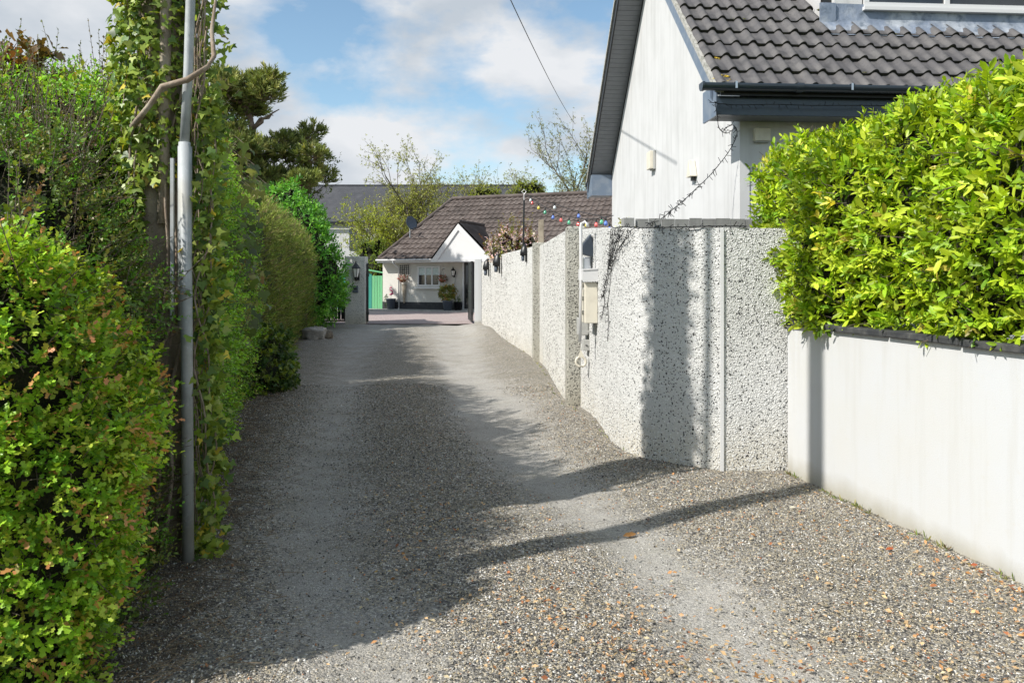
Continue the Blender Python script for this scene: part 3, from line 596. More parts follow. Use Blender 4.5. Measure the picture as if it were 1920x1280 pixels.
# solid deck underneath, verge mortar, bargeboards, ridge
tz = lambda y: 3.50+PT*(y+.53)
mb = MB()
mb.prism([(-.50, tz(-.50)-.10), (-.50, tz(-.50)-.025), (WD/2, tz(WD/2)-.025), (WD+.50, tz(-.50)-.025), (WD+.50, tz(-.50)-.10), (WD/2, tz(WD/2)-.12)], -.385, DX0, 'x')
mb.prism([(-.50, tz(-.50)-.10), (-.50, tz(-.50)-.025), (DY, tz(DY)-.025), (DY, tz(DY)-.12)], DX0+.002, DX1, 'x')
mb.prism([(WD/2, tz(WD/2)-.12), (WD/2, tz(WD/2)-.025), (WD+.50, tz(-.50)-.025), (WD+.50, tz(-.50)-.10)], DX0+.002, DX1, 'x'); mb.build('roof_deck', 'black', H)
mb = MB(); mb.prism([(-.52, tz(-.52)-.055), (-.52, tz(-.52)+.02), (WD/2, tz(WD/2)+.02), (WD+.52, tz(-.52)+.02), (WD+.52, tz(-.52)-.055), (WD/2, tz(WD/2)-.055)], -.455, -.36, 'x'); mb.build('verge_mortar', 'mortar', H)
def barge(s0, s1, top, bot, x0, x1, nm, mm, y_a=-.5):
    mb = MB(); f = lambda y: tz(y)
    mb.prism([(y_a, f(y_a)-bot), (y_a, f(y_a)-top), (WD/2, f(WD/2)-top), (WD/2, f(WD/2)-bot)], x0, x1, 'x'); mb.build(nm, mm, H)
barge(0, 0, .06, .27, -.43, -.405, 'bargeboard', 'pvcblue', -.30)
mb = MB(); y_b = WD+.5; mb.prism([(WD/2+.003, tz(WD/2)-.06), (WD/2+.003, tz(WD/2)-.27), (y_b, tz(-.5)-.27), (y_b, tz(-.5)-.06)], -.43, -.405, 'x'); mb.build('bargeboard', 'black', H)
# boarded verge soffit
mb = MB(); n = 60
for k in range(n):
    y0 = WD/2+(WD/2+.45)*k/n; y1 = WD/2+(WD/2+.45)*(k+1)/n-.008; z0, z1 = tz(WD-y0)-.245, tz(WD-y1)-.245; 
    mb.add([(-.404, y0, z0), (-.004, y0, z0), (-.004, y1, z1), (-.404, y1, z1), (-.404, y0, z0+.02), (-.004, y0, z0+.02), (-.004, y1, z1+.02), (-.404, y1, z1+.02)], [(0, 1, 2, 3), (4, 7, 6, 5), (0, 4, 5, 1), (1, 5, 6, 2), (2, 6, 7, 3), (3, 7, 4, 0)])
n = 50
for k in range(n):
    y0 = -.28+(WD/2+.28)*k/n; y1 = -.28+(WD/2+.28)*(k+1)/n-.008; z0, z1 = tz(y0)-.245, tz(y1)-.245
    mb.add([(-.404, y0, z0), (-.004, y0, z0), (-.004, y1, z1), (-.404, y1, z1), (-.404, y0, z0+.02), (-.004, y0, z0+.02), (-.004, y1, z1+.02), (-.404, y1, z1+.02)], [(0, 1, 2, 3), (4, 7, 6, 5), (0, 4, 5, 1), (1, 5, 6, 2), (2, 6, 7, 3), (3, 7, 4, 0)])
mb.build('verge_soffit', 'soffit', H)
mb = MB().box(-.42, -.003, WD-.02, WD+.42, EV-.02, EV+.40); mb.box(-.44, -.40, WD+.425, WD+.45, EV-.04, EV+.4); mb.build('eaves_box_end', 'pvcblue', H)
mb = MB(); mb.tube([(-.46, WD+.50, EV+.27), (1.2, WD+.50, EV+.27)], .06, 10); mb.build('rear_gutter', 'black', H)
mb = MB(); mb.tube([(-.43, WD/2, tz(WD/2)+.03), (xr, WD/2, tz(WD/2)+.03)], .11, 10); mb.build('ridge', 'tile', H)
# lichen and moss on tiles
bm_parts = []
for k in range(520):
    xx = random.uniform(-.42, xr if k % 3 else 1.5); c_ = random.randrange(0, 12); yy = -.53+c_*.232; 
    bm_parts.append((xx, yy, tz(yy)+.03, random.uniform(.012, .035)))
def lumps(name, pts, m, parent, flat=.4):
    ico = np.array([(1, 0, 0), (-1, 0, 0), (0, 1, 0), (0, -1, 0), (0, 0, 1), (0, 0, -1)], float); f = np.array([(0, 2, 4), (2, 1, 4), (1, 3, 4), (3, 0, 4), (2, 0, 5), (1, 2, 5), (3, 1, 5), (0, 3, 5)])
    P = np.array(pts); n = len(P); V = P[:, None, :3]+ico[None]*P[:, 3][:, None, None]*(np.array([1, .7, flat])*(.6+.8*RG.random((n, 6, 1))))
    return np_mesh(name, V.reshape(-1, 3), [((np.arange(n)*6)[:, None, None]+f[None]).reshape(-1, 3)], m, parent)
lumps('moss', bm_parts, 'moss', H)['kind'] = 'stuff'
lumps('lichen', [(-.33+.11*random.random(), -.50+.12*random.random(), 0, .02) for _ in range(1)]and[(x_, y_, tz(y_)+.012+.01*random.random(), random.uniform(.012, .03)) for x_, y_ in [(random.gauss(-.30, .05), random.uniform(-.52, -.36)) for _ in range(40)]+[(random.gauss(-.33, .06), random.uniform(-.1, -.05)) for _ in range(12)]+[(random.gauss(.0, .12), random.uniform(-.52, -.46)) for _ in range(10)]], 'lichen', H)['kind'] = 'stuff'
# dormer
D_ = MB().box(DX0+.14, 1.72, DY+.03, DY+.5, tz(DY)+.13, 6.6); D_.box(DX0+.16, DX0+.18, DY+.51, WD/2+.6, tz(DY)+.3, 6.6); D_.build('dormer_wall', 'gable', H)
MB().box(DX0+.03, DX0+.135, DY+.10, DY+.16, tz(DY)+.30, 6.6).build('dormer_cheek', 'black', H)
fr = MB(); zb = tz(DY)+.27
fr.box(1.722, DX1, DY-.03, DY+.08, zb-.05, zb-.008); fr.box(1.74, DX1, DY+.01, DY+.09, zb, zb+.055); fr.box(1.74, 1.80, DY+.01, DY+.09, zb+.056, 6.3)
for xx in (2.75, 3.9, 5.): fr.box(xx, xx+.06, DY+.012, DY+.088, zb+.056, 6.3)
wf = fr.build('dormer_window', 'white', H); MB().box(1.802, DX1-.01, DY+.04, DY+.06, zb+.057, 6.25).build('pane', 'glass', wf)
MB().box(DX0-.02, DX1, DY+.10, WD/2+.4, 6.6, 6.75).build('dormer_roof', 'pvcdark', H)
# lead apron dressed over the tiles
nu = 300; U = np.linspace(DX0-.04, DX1, nu); ph = ((U+.43)/.196) % 1; pr = .03*np.clip(np.sin(np.clip(ph/.52, 0, 1)*math.pi), 0, 1)**.8
rows = []
for (yy, zz, k) in [(DY+.025, tz(DY)+.30, 0), (DY+.024, tz(DY)+.12, .0), (DY-.01, tz(DY)+.045, .3), (DY-.10, tz(DY-.10)+.032, 1), (DY-.17, tz(DY-.17)+.036, 1), (DY-.172, tz(DY-.17)+.024, 1)]:
    wob = np.array([.006*noise.noise(Vector((u*3, yy*9, 1))) for u in U]); rows.append(np.stack([U, np.full(nu, yy)+wob, zz+pr*k+wob], -1))
V = np.stack(rows, 0); np_mesh('lead_flashing', V.reshape(-1, 3), [grid_faces(len(rows), nu)], 'lead', H, smooth=True)
MB().box(DX0-.05, DX0+.14, DY+.0, DY+.024, tz(DY)+.02, tz(DY)+.30).build('lead_corner', 'lead', H)
# small side window / porch at far end of the gable
mb = MB().box(-.10, -.004, 6.3, 6.36, 1.0, 2.35).box(-.10, -.004, 6.9, 6.96, 1.0, 2.35).box(-.12, -.004, 6.28, 6.98, 2.352, 2.42).box(-.10, -.004, 6.361, 6.899, 1.0, 1.06)
wf = mb.build('side_window', 'white', H); MB().box(-.05, -.03, 6.362, 6.898, 1.061, 2.351).build('pane', 'glass', wf)

# boxes fixed on the gable
def fixed(name, x, y, z, label, cat, parts, rz=TH, group=None):
    w = H.matrix_basis @ Vector((x, y, z)) if False else Vector((2.53+x*math.cos(TH)-y*math.sin(TH), 8.6+x*math.sin(TH)+y*math.cos(TH), z))
    e = empty(name, w, rz, label, cat, group)
    for nm, mb, m in parts: mb.build(nm, m, e, bevel=.006)
    return e
fixed('wall_lamp', -.002, 3.78, 3.42, 'small grey bulkhead lamp on the white gable, left of the cream triangular fitting', 'lamp', [('casing', MB().box(-.04, -.002, -.12, .12, -.16, .14), 'grey'), ('diffuser', MB().box(-.095, -.041, -.11, .11, -.15, .13), 'cream')])
fixed('wall_vent', -.002, 1.62, 2.86, 'cream triangular vent cover on the white gable beside the trailing lights', 'vent', [('cover', MB().prism([(-.10, 0), (.10, 0), (.006, .22), (-.006, .22)], -.09, -.002, 'x'), 'cream'), ('outlet', MB().box(-.05, -.003, -.04, .04, -.05, -.003), 'black')])
fixed('sensor_box', .24, -.002, 3.10, 'cream box with rounded corners under the dark eaves beside the hedge', 'box', [('body', MB().box(-.09, .09, -.07, -.002, -.06, .08), 'cream'), ('base', MB().box(-.08, .08, -.06, -.004, -.075, -.062), 'grey')])

# board fence between wall and house
e = empty('board_fence', (1.0, 7.35, 0), TH, 'grey weathered vertical board fence showing just above the pebbledash wall', 'fence')
mb = MB(); x = .18
while x < 3.6:
    w = random.uniform(.12, .15); mb.box(x, x+w-.008, 0, .02, 0, 2.085+random.uniform(-.004, .008)); x += w
mb.build('boards', 'boards', e); MB().box(.18, 3.6, .022, .07, 1.7, 1.78).build('rail', 'boards', e)
mb = MB().box(.06, .16, -.02, .10, 0, 2.09).build('post', 'boards', e)

# ================================================================ BUNGALOW (rotated)
BR = -R(21.5)
B = empty('bungalow', (-6.62, 38.3, 0), BR, 'cream bungalow with brown tiled roof and white porch gable beyond the gate', 'house')
# local x along front, y back. origin = left end of eave line
mb = MB().box(-.02, 5.35, .45, .7, 0, 2.42).box(-.02, .23, .702, 8, 0, 2.42).box(5.352, 16, .45, .7, 0, 2.42).box(.5, 16, 8.002, 8.25, 0, 2.42); mb.build('wall', 'bwall', B)
MB().box(-.03, 4.40, .425, .448, 0, .42).build('plinth', 'plinth', B)
ez, rz_ = 2.52, 5.80; hy = 4.35; hx = 1.95
tp = (rz_-ez)/hy
def hipcut(c): return c[:, 0] < hx*(c[:, 1]+.0)/hy
tiled('roof_tiles', 'btile', B, -.02, 17, .0, ez, tp, hy, .34, .30, .05, .045, cut=hipcut, edge='btile', jit=.012)
mb = MB(); mb.add([(0.02, .02, ez-.03), (17, .02, ez-.03), (17, hy, rz_-.05), (hx, hy, rz_-.05), (.02, 8.7, ez-.03), (17, 8.7, ez-.03)], [(0, 1, 2, 3), (0, 3, 4), (4, 3, 2, 5)]); mb.build('rear_roof', 'btile', B)
mb = MB(); mb.tube([(.0, .0, ez+.06), (hx, hy, rz_+.08)], .09, 8); mb.tube([(hx, hy, rz_+.08), (17, hy, rz_+.08)], .11, 8); mb.build('ridge', 'btile', B)
mb = MB().box(-.05, 3.10, -.02, .02, ez-.17, ez-.005).box(-.05, -.02, .022, 1.0, ez-.17, ez-.005).box(-.02, 5, .022, .449, ez-.165, ez-.14); mb.build('fascia', 'white', B)
mb = MB().box(-.10, 3.05, -.12, -.022, ez-.075, ez+.0); gt = mb.build('gutter', 'white', B, bevel=.02)
dp = MB(); dp.tube([(.86, .0-.07, ez-.08), (.86, -.05, ez-.18), (.95, .36, ez-.42), (.95, .37, .1)], .034, 8); dp.tube([(.95, .37, .1), (.95, .30, .06)], .034, 8); dp.build('downpipe', 'white', B, smooth=True)
# window
wf = MB(); wx0, wx1, wz0, wz1 = 1.98, 3.20, 1.20, 2.18
wf.box(wx0, wx1, .38, .46, wz0, wz0+.07).box(wx0, wx1, .38, .46, wz1-.07, wz1)
for xx in (wx0, wx0+.40, wx1-.46, wx1-.07): wf.box(xx, xx+.07, .382, .458, wz0+.071, wz1-.071)
w_ = wf.build('window', 'white', B)
MB().box(wx0+.02, wx1-.02, .415, .43, wz0+.02, wz1-.02).build('pane', 'glass', w_); MB().box(wx0+.075, wx1-.075, .405, .412, 1.75, wz1-.08).build('blind', 'blind', w_)
MB().box(wx0-.12, wx1+.12, .28, .448, wz0-.12, wz0-.03).build('sill', 'white', w_)
# porch gable
PY = -.7; px0, px1, pa, pzt = 3.36, 6.5, 4.72, 4.12
mb = MB(); mb.prism([(px0+.1, ez-.14), (pa, pzt-.2), (px1-.2, ez-.14)], PY+.02, PY+.10, 'y'); mb.build('porch_gable', 'white', B)
mb = MB(); w = .20
for (a, b_) in (((px0-.1, ez-.16), (pa, pzt+.0)), ((px1, ez-.16), (pa, pzt+.0))):
    dx, dz = b_[0]-a[0], b_[1]-a[1]; l = math.hypot(dx, dz); s = 1 if dx > 0 else -1
    mb.prism([a, (a[0]+s*w*1.6, a[1]), (b_[0], b_[1]-w*1.5), b_], PY-.045 if s > 0 else PY-.05, PY+.018, 'y')
mb.box(px0+.12, px1-.2, PY-.02, PY+.018, ez-.17, ez-.03).box(px0+.1, px1-.1, PY+.102, -.023, ez-.16, ez-.13); mb.build('porch_bargeboard', 'white', B)
lx = lambda z: z
# porch roof slopes with tiles
for s, xe in ((-1, px0-.12), (1, px1+.05)):
    V = []; nrow = 7; ncol = 24
    run = pa-xe
    Vg = np.empty((nrow*2+1, ncol, 3)); 
    for i in range(nrow):
        for q in (0, 1):
            t = (i+q)/nrow
            for j in range(ncol):
                yj = PY-.03+j/(ncol-1)*4.4; x_ = xe+run*t; z_ = (ez-.05)+(pzt+.10-ez+.05)*t+.018*(1-q)+.02*math.sin(j*1.9)
                Vg[i*2+q, j] = (x_, yj, z_)
    Vg = Vg[:nrow*2]
    np_mesh('porch_roof', Vg.reshape(-1, 3), [grid_faces(nrow*2, ncol)[:, ::s]], 'btile', B)
mb = MB(); mb.tube([(pa, PY-.04, pzt+.12), (pa, 2.6, pzt+.12)], .08, 8); mb.build('porch_ridge', 'btile', B)
# door
d = MB().box(4.42, 4.50, .36, .447, .12, 2.34).box(5.40, 5.48, .36, .447, .12, 2.34).box(4.42, 5.48, .36, .447, 2.342, 2.40); dr = d.build('door', 'white', B)
MB().box(4.502, 5.398, .40, .446, .13, 2.33).build('door_leaf', 'black', dr); MB().box(4.60, 4.9, .392, .399, 1.3, 2.2).box(4.60, 4.9, .392, .399, .35, 1.1).build('pane', 'glass', dr)
MB().box(4.60, 6.2, -.1, .355, .0, .13).build('door_step', 'kerb', B, bevel=.01)
mb = MB().box(-1.2, 7, -.75, .42, .0, .07); p_ = mb.build('patio', 'kerb', None, bevel=.01); p_.location = B.location; p_.rotation_euler.z = BR; tag(p_, kind='structure')
def bw(x, y, z): return Vector((-6.62+x*math.cos(BR)-y*math.sin(BR), 38.3+x*math.sin(BR)+y*math.cos(BR), z))
# satellite dish
e = empty('satellite_dish', bw(1.0, 1.4, 3.6), BR, 'grey satellite dish on a short mast at the left edge of the brown roof', 'satellite dish')
MB().tube([(0, 0, -.3), (0, 0, .55), (.0, -.08, .6)], .025, 8).build('mast', 'steel', e)
mb = MB(); 
P = [(.001, 0), (.15, .02), (.28, .07), (.36, .13), (.36, .14), (.28, .085), (.15, .035), (.001, .02)]; mb.lathe((0, 0, 0), P, 20); ds = mb.build('dish', 'pot', e, smooth=True); ds.location = (0.05, -.1, .75); ds.rotation_euler = (R(75), 0, R(70))
MB().tube([(.05, -.1, .45), (.4, -.3, .5)], .012, 6).box(.38, .46, -.34, -.26, .46, .54).build('arm', 'black', e)
# things on the bungalow front
def flowers(name, parent, c, r, n, pal, size, tm='small', mt='leaf', m2=1.0):
    G = blob_surf(c, (r[0], r[1], r[2]), .3, random.random()*9, 18, 18); G = flip_out(G); P, Q = sample(G, n, min(r)*.7)
    v, f, c_ = sprigs(P, Q+np.array([0, 0, .5]), size*1.2, 4, size, pal, tm); return np_mesh(name, v, f, mt, parent, cols=c_)
GREEN = [(3, (.07, .14, .03)), (2, (.12, .20, .04)), (1, (.04, .08, .02))]
FLW = [(2, (.09, .15, .04)), (2, (.5, .12, .14)), (1.5, (.62, .5, .48)), (1, (.25, .10, .04))]
for i, (lx_, lz, lb) in enumerate([(1.25, 1.52, 'hanging basket of small red flowers below the trellis left of the window'), (3.42, 1.52, 'hanging basket of small red flowers between window and lantern')]):
    e = empty('hanging_basket', bw(lx_, .22, lz), BR, lb, 'hanging basket', 'hanging baskets on the bungalow wall')
    MB().lathe((0, 0, 0), [(.05, -.13), (.13, -.09), (.17, 0), (.15, .01)], 14).build('bowl', 'terracotta', e, smooth=True)
    flowers('flowers', e, (0, 0, .06), (.23, .2, .15), 140, FLW, .06)
    MB().tube([(0, 0, .5), (.0, .22, .52)], .012, 6).tube([(-.15, 0, 0), (0, 0, .5)], .005, 4).tube([(.15, 0, 0), (0, 0, .5)], .005, 4).build('bracket', 'black', e)
e = empty('trellis', bw(1.25, .40, 0), BR, 'dark square trellis fixed on the wall left of the window', 'trellis')
mb = MB()
for k in range(5): mb.box(-.25+k*.12, -.23+k*.12, -.02, 0, 1.75, 2.25); 
for k in range(5): mb.box(-.26, .26, -.035, -.022, 1.77+k*.11, 1.79+k*.11)
mb.build('lattice', 'black', e)
mb = MB(); mb.prism([(-.13, 1.3), (.13, 1.3), (.04, .35), (-.04, .35)], -.05, -.03, 'y'); mb.build('tapered_panel', 'wood', e)
def lantern(loc_, rz, label, s=1.):
    e = empty('lantern', loc_, rz, label, 'lantern'); e.scale = (s, s, s)
    MB().box(-.05, .05, -.02, 0, -.12, .12).tube([(0, -.02, -.05), (0, -.10, -.12), (0, -.16, -.05)], .012, 6).build('bracket', 'black', e)
    MB().lathe((0, -.16, 0), [(.045, -.05), (.085, .12), (.085, .13)], 6).build('glass', 'lampw', e)
    mb = MB().lathe((0, -.16, .131), [(.11, 0), (.05, .08), (.02, .12), (.01, .16)], 6)
    for k in range(6):
        a_ = k*math.pi/3; mb.tube([(.047*math.cos(a_), -.16+.047*math.sin(a_), -.05), (.088*math.cos(a_), -.16+.088*math.sin(a_), .13)], .007, 4)
    mb.lathe((0, -.16, -.09), [(.02, 0), (.055, .035)], 6); mb.build('frame', 'black', e); return e
lantern(bw(3.98, .445, 1.78), BR, 'small black wall lantern beside the bungalow door', 1.25)
lantern((-5.24, 26.19, 1.68), 0, 'black carriage lantern on the broad grey gate pier', 1.55)
e = empty('letter_plate', (-5.30, 26.195, 1.18), 0, 'small dark plaque below the lantern on the gate pier', 'plaque'); MB().box(-.09, .09, -.05, 0, -.11, .13).build('plate', 'pot', e, bevel=.01); MB().box(-.06, .06, -.056, -.051, .0, .04).build('slot', 'black', e)
e = empty('wall_chain', bw(3.8, .42, 0), BR, 'looped grey hose hanging on the wall between basket and lantern', 'hose')
MB().tube([(-.25+.5*t, -.03, 1.55-.85*math.sin(math.pi*t)**.6+.2*t) for t in np.linspace(0, 1, 18)], .018, 6).build('loop', 'grey', e)
# pots
def potted(x, y, z, r, h, label, plant, potm='pot'):
    e = empty('potted_plant', bw(x, y, z), BR, label, 'potted plant'); k = MB().lathe((0, 0, 0), [(r*.72, 0), (r*.98, h*.92), (r*1.08, h*.93), (r*1.08, h), (r*.9, h), (r*.88, h*.9)], 18); k.build('pot', potm, e, smooth=True)
    plant(e); return e
potted(3.95, -.28, .07, .25, .46, 'leafy yellow green plant in a blue grey pot by the bungalow door', lambda e: flowers('foliage', e, (0, 0, .80), (.36, .32, .34), 420, [(3, (.22, .24, .04)), (2, (.12, .15, .03)), (1, (.30, .18, .04))], .10, 'oval', 'leaf'))
potted(4.28, .12, .07, .20, .40, 'low dark pot with sparse stems between leafy plant and door', lambda e: flowers('foliage', e, (0, 0, .48), (.18, .15, .14), 50, GREEN, .06), 'black')
potted(.62, .15, .07, .24, .52, 'round blue grey tub with trailing green plant left of the downpipe', lambda e: flowers('foliage', e, (-.2, -.14, .40), (.07, .08, .32), 90, GREEN, .05))
e = empty('flamingo_ornament', bw(.62, .15, .6), BR, 'pink curved garden ornament standing in the blue grey tub', 'ornament')
MB().tube([(0, 0, -.05), (.02, 0, .18)], .008, 5).build('stake', 'black', e)
MB().tube([(-.08, 0, .18), (.03, 0, .20), (.10, 0, .25), (.10, 0, .34), (.02, 0, .40), (-.06, 0, .44), (-.05, 0, .52), (.02, 0, .54), (.06, 0, .50)], [.02, .06, .065, .04, .03, .028, .03, .035, .012], 8).build('body', 'pink', e, smooth=True)

# green shed
e = empty('garden_shed', (-7.62, 39.2, 0), R(8), 'mint green metal garden shed left of the bungalow', 'shed')
mb = MB(); 
for k in range(8): mb.box(.52+k*.13, .52+k*.13+.12, -.02-.01*(k % 2), .0, .05, 1.72)
mb.build('door_panel', 'shedl', e)
MB().prism([(-1.2, .05), (-1.2, 1.72), (.1, 1.98), (.5, 1.8), (.5, .05)], .0, 1.7, 'y').build('side_panel', 'shedd', e)
MB().prism([(-.2, 1.97), (.1, 2.10), (1.75, 1.78), (1.75, 1.72), (.1, 2.02), (-.2, 1.90)], -.1, 1.8, 'y').build('roof', 'shedl', e)
MB().box(1.57, 1.66, -.01, 1.6, .05, 1.72).build('corner_post', 'pot', e)

# ================================================================ SLATE BUILDING
e = empty('slate_roofed_building', (-24, 62, 0), 0, 'long white building with slate grey roof behind the trees', 'building')
nr = 17; V = []; rl = 26.65; 
Vg = np.empty((nr*2, 2, 3))
for i in range(nr):
    for q in (0, 1):
        t = (i+q)/nr; Vg[i*2+q, 0] = (0, t*5, 6.1+t*3.55+.07*(1-q)); Vg[i*2+q, 1] = (rl, t*5, 6.1+t*3.55+.07*(1-q))
np_mesh('roof', Vg.reshape(-1, 3), [grid_faces(nr*2, 2)], 'slate', e)
MB().prism([(5, 9.66), (5.01, 9.6), (10, 6.1), (10, 6.16)], 0, rl, 'x').build('rear_roof', 'slate', e)
MB().box(0, rl, -.12, -.02, 5.95, 6.12).build('gutter', 'black', e); MB().box(0, rl, 4.9, 5.1, 9.64, 9.76).build('ridge', 'slate', e)
MB().prism([(0.3, 0), (.3, 6.0), (5, 9.5), (9.7, 6.0), (9.7, 0)], .2, rl-.2, 'x').build('wall', 'gable', e)
for xx in (10.9, 13.4, 15.9, 18.4, 20.9):
    w_ = MB().box(xx, xx+1.0, .24, .29, 3.9, 5.6).build('window', 'pot', e); MB().box(xx+.07, xx+.93, .22, .238, 3.98, 5.52).build('pane', 'glass', w_)

# ================================================================ POLES AND WIRES
# galvanised guard + ivy clad pole
e = empty('utility_pole', (-1.93, 4.25, 0), 0, 'tall ivy clad wooden utility pole with galvanised steel cable guard', 'utility pole')
MB().tube([(0, 0, -.2), (.01, 0, 3), (.0, 0, 8.2)], [.135, .125, .10], 18).build('pole', 'wood', e, smooth=True)
mb = MB(); 
mb.tube([(.235, -.20, -.05), (.225, -.20, 1.4), (.215, -.20, 2.22)], .030, 14); mb.build('cable_guard', 'galv', e, smooth=True)
MB().tube([(.215, -.20, 2.221), (.235, -.20, 2.6), (.275, -.20, 3.9), (.30, -.2, 6)], .024, 12).build('conduit', 'galv', e, smooth=True)
MB().prism([(.212+.036*math.cos(t), -.182+.044*math.sin(t)) for t in np.linspace(math.pi, 2*math.pi, 12)], 1.25, 2.20, 'z').build('upper_guard', 'galv', e, smooth=True); MB().box(.135, .152, -.19, -.175, 1.3, 2.14).build('guard_plate', 'galv', e)
MB().tube([(.07, -.13, 1.8), (.085, -.135, 2.6), (.09, -.13, 3.6), (.08, -.13, 5)], .030, 8).build('old_conduit', 'wood', e, smooth=True)
# ivy on it
e = empty('ivy_climber', (-1.93, 4.25, 0), 0, 'ivy with twisted pale stems climbing the tall utility pole', 'ivy')
mb = MB()
for k in range(20):
    a0 = random.uniform(0, 6.28); z0 = random.choice([0, 0, 1.4, 1.9]); zz = np.linspace(z0, random.uniform(3.3, 6.5), 26); rr_ = random.uniform(.15, .21); fr_ = random.uniform(.4, 1.3); r0_ = random.uniform(.003, .010)
    mb.tube([((rr_+.03*math.sin(z*3+a0))*math.cos(a0+.8*math.sin(z*fr_+a0)+.25*math.sin(z*5)), (rr_+.03*math.sin(z*4))*math.sin(a0+.8*math.sin(z*fr_+a0)), z) for z in zz], r0_, 5)
for k in range(9):
    x0 = .25+random.uniform(-.02, .07); zz = np.linspace(.2, random.uniform(2.6, 4), 30); p0 = random.uniform(0, 6)
    mb.tube([(x0+.03*math.sin(z*5+p0)+.02*math.sin(z*11+2*p0), -.11+.04*math.cos(z*4+p0), z) for z in zz], random.uniform(.002, .006), 5)
mb.tube([(-.06, -.2, 2.30), (.06, -.26, 2.40), (.12, -.25, 2.50), (.26, -.27, 2.53), (.36, -.26, 2.60), (.385, -.24, 2.66), (.365, -.22, 2.80), (.38, -.2, 2.98)], [.016, .014, .015, .016, .012, .013, .01, .006], 7)
mb.build('stems', 'vine', e, smooth=True)
IVY = [(4, (.19, .28, .045)), (3, (.28, .36, .06)), (2, (.10, .18, .04)), (.5, (.52, .42, .06)), (.8, (.38, .44, .12))]
n = 9000; z = np.concatenate([1.5+2.45*RG.random(n*2//3), RG.random(n//6)*2.1, 3.9+2.5*RG.random(n//6)]); n = len(z); a = RG.random(n)*6.28
rr_ = np.where(z > 2.25, .12+.10*RG.random(n)**1.1, .13+.07*RG.random(n)); cx = np.where(z > 2.3, -.03+.02*(z-2.3), .0)
low = z < 2.0; a[low] = np.where(RG.random(low.sum()) < .5, -.5+1.4*RG.random(low.sum()), -2.9+1.2*RG.random(low.sum()))
P = np.stack([cx+rr_*np.cos(a)*1.15, rr_*np.sin(a), z], -1); Q = np.stack([np.cos(a), np.sin(a), .1*np.ones(n)], -1)
v, f, c_ = leaves(P, Q*.4+np.array([0, 0, -.7])+.55*RG.standard_normal((n, 3)), Q+.5*RG.standard_normal((n, 3))+np.array([0, 0, .3]), .028+.032*RG.random(n), palette(n, IVY), 'ivy')
n3 = 420; zz = 2.3+RG.random(n3)*1.8; P3 = np.stack([.28+.05*RG.standard_normal(n3), -.06+.06*RG.standard_normal(n3), zz], -1); zz2 = RG.random(1500)*2.5; P4 = np.stack([.29+.04*RG.standard_normal(1500), -.06+.06*RG.standard_normal(1500), zz2], -1); P3 = np.concatenate([P3, P4])
o3 = leaves(P3, RG.standard_normal((len(P3), 3))+np.array([.3, 0, -.6]), RG.standard_normal((len(P3), 3))*.5+np.array([.2, -1, .5]), .03+.03*RG.random(len(P3)), palette(len(P3), IVY), 'ivy')
v, f, c_ = merge([(v, f, c_), o3]); np_mesh('leaves', v, f, 'gloss', e, cols=c_)
# second pole beside the frame (its shadow crosses the lane)
e = empty('utility_pole', (-3.2, 2.16, 0), 0, 'plain wooden pole beyond the left hedge whose shadow crosses the white wall', 'utility pole')
MB().tube([(0, 0, -.2), (0, 0, 8.6)], [.12, .09], 14).build('pole', 'wood', e, smooth=True)
MB().box(-.5, .5, -.05, .05, 8.1, 8.2).build('crossarm', 'wood', e)
# overhead wire
def unp(px, py, d): return Vector(((px-960)*d/F, d, EYE+(525-py)*d/F))
a, b = unp(820, -300, 9), unp(1078, 232, 44)
mb = MB(); mb.tube([(a+(b-a)*t)+Vector((0, 0, -.5*4*t*(1-t)*.6)) for t in np.linspace(0, 1, 30)], .011, 6); o = mb.build('overhead_cable', 'rubber'); tag(o, 'thin dark overhead cable crossing the sky towards the bare tree', 'cable')
# post on the wall + string lights
e = empty('timber_post', (.54, 14.35, 0), 0, 'weathered square timber post standing behind the pebbledash wall pier', 'post')
MB().box(-.05, .05, -.05, .05, 0, 2.62).build('post', 'wood', e, bevel=.008); MB().tube([(.05, -.02, 2.2), (.14, -.02, 2.32), (.05, -.01, 2.25)], .008, 5).build('wire_loop', 'rubber', e)
e = empty('light_pole', (.29, 18.6, 0), 0, 'thin black pole with white hook holding the coloured string lights', 'pole')
MB().tube([(-.04, 0, 1.0), (0, 0, 3.42)], .022, 8).build('pole', 'black', e)
mb = MB(); mb.tube([(0, 0, 3.42), (0, 0, 3.56), (.05, 0, 3.62), (.0, 0, 3.68), (-.06, 0, 3.62), (0, 0, 3.58)], .012, 6); mb.build('hook', 'white', e)
e = empty('string_lights', (.3, 18.6, 3.55), 0, 'string of coloured festoon bulbs sagging from pole to the pebbledash wall', 'string lights')
def wirepts(pts): return smooth_path([tuple(p) for p in pts], 6)
W1 = [(985, 366, 18.6), (997, 372, 18), (1009, 380, 17.4), (1021, 388, 16.8), (1036, 396, 16.1), (1051, 402, 15.5), (1066, 406, 14.9), (1083, 409, 14.3), (1099, 411, 13.7), (1117, 410, 13.1), (1135, 407, 12.6), (1150, 404, 12.2)]
W2 = [(985, 364, 18.6), (1010, 372, 18), (1040, 382, 17), (1065, 391, 16), (1085, 396, 15.2), (1110, 402, 14), (1128, 406, 13.2), (1142, 418, 12.6), (1152, 430, 12.2)]
off = Vector(e.location); mb = MB()
for Wp in (W1, W2): mb.tube([Vector(p)-off for p in wirepts([unp(*q) for q in Wp])], .007, 5)
mb.build('wire', 'rubber', e, smooth=True)
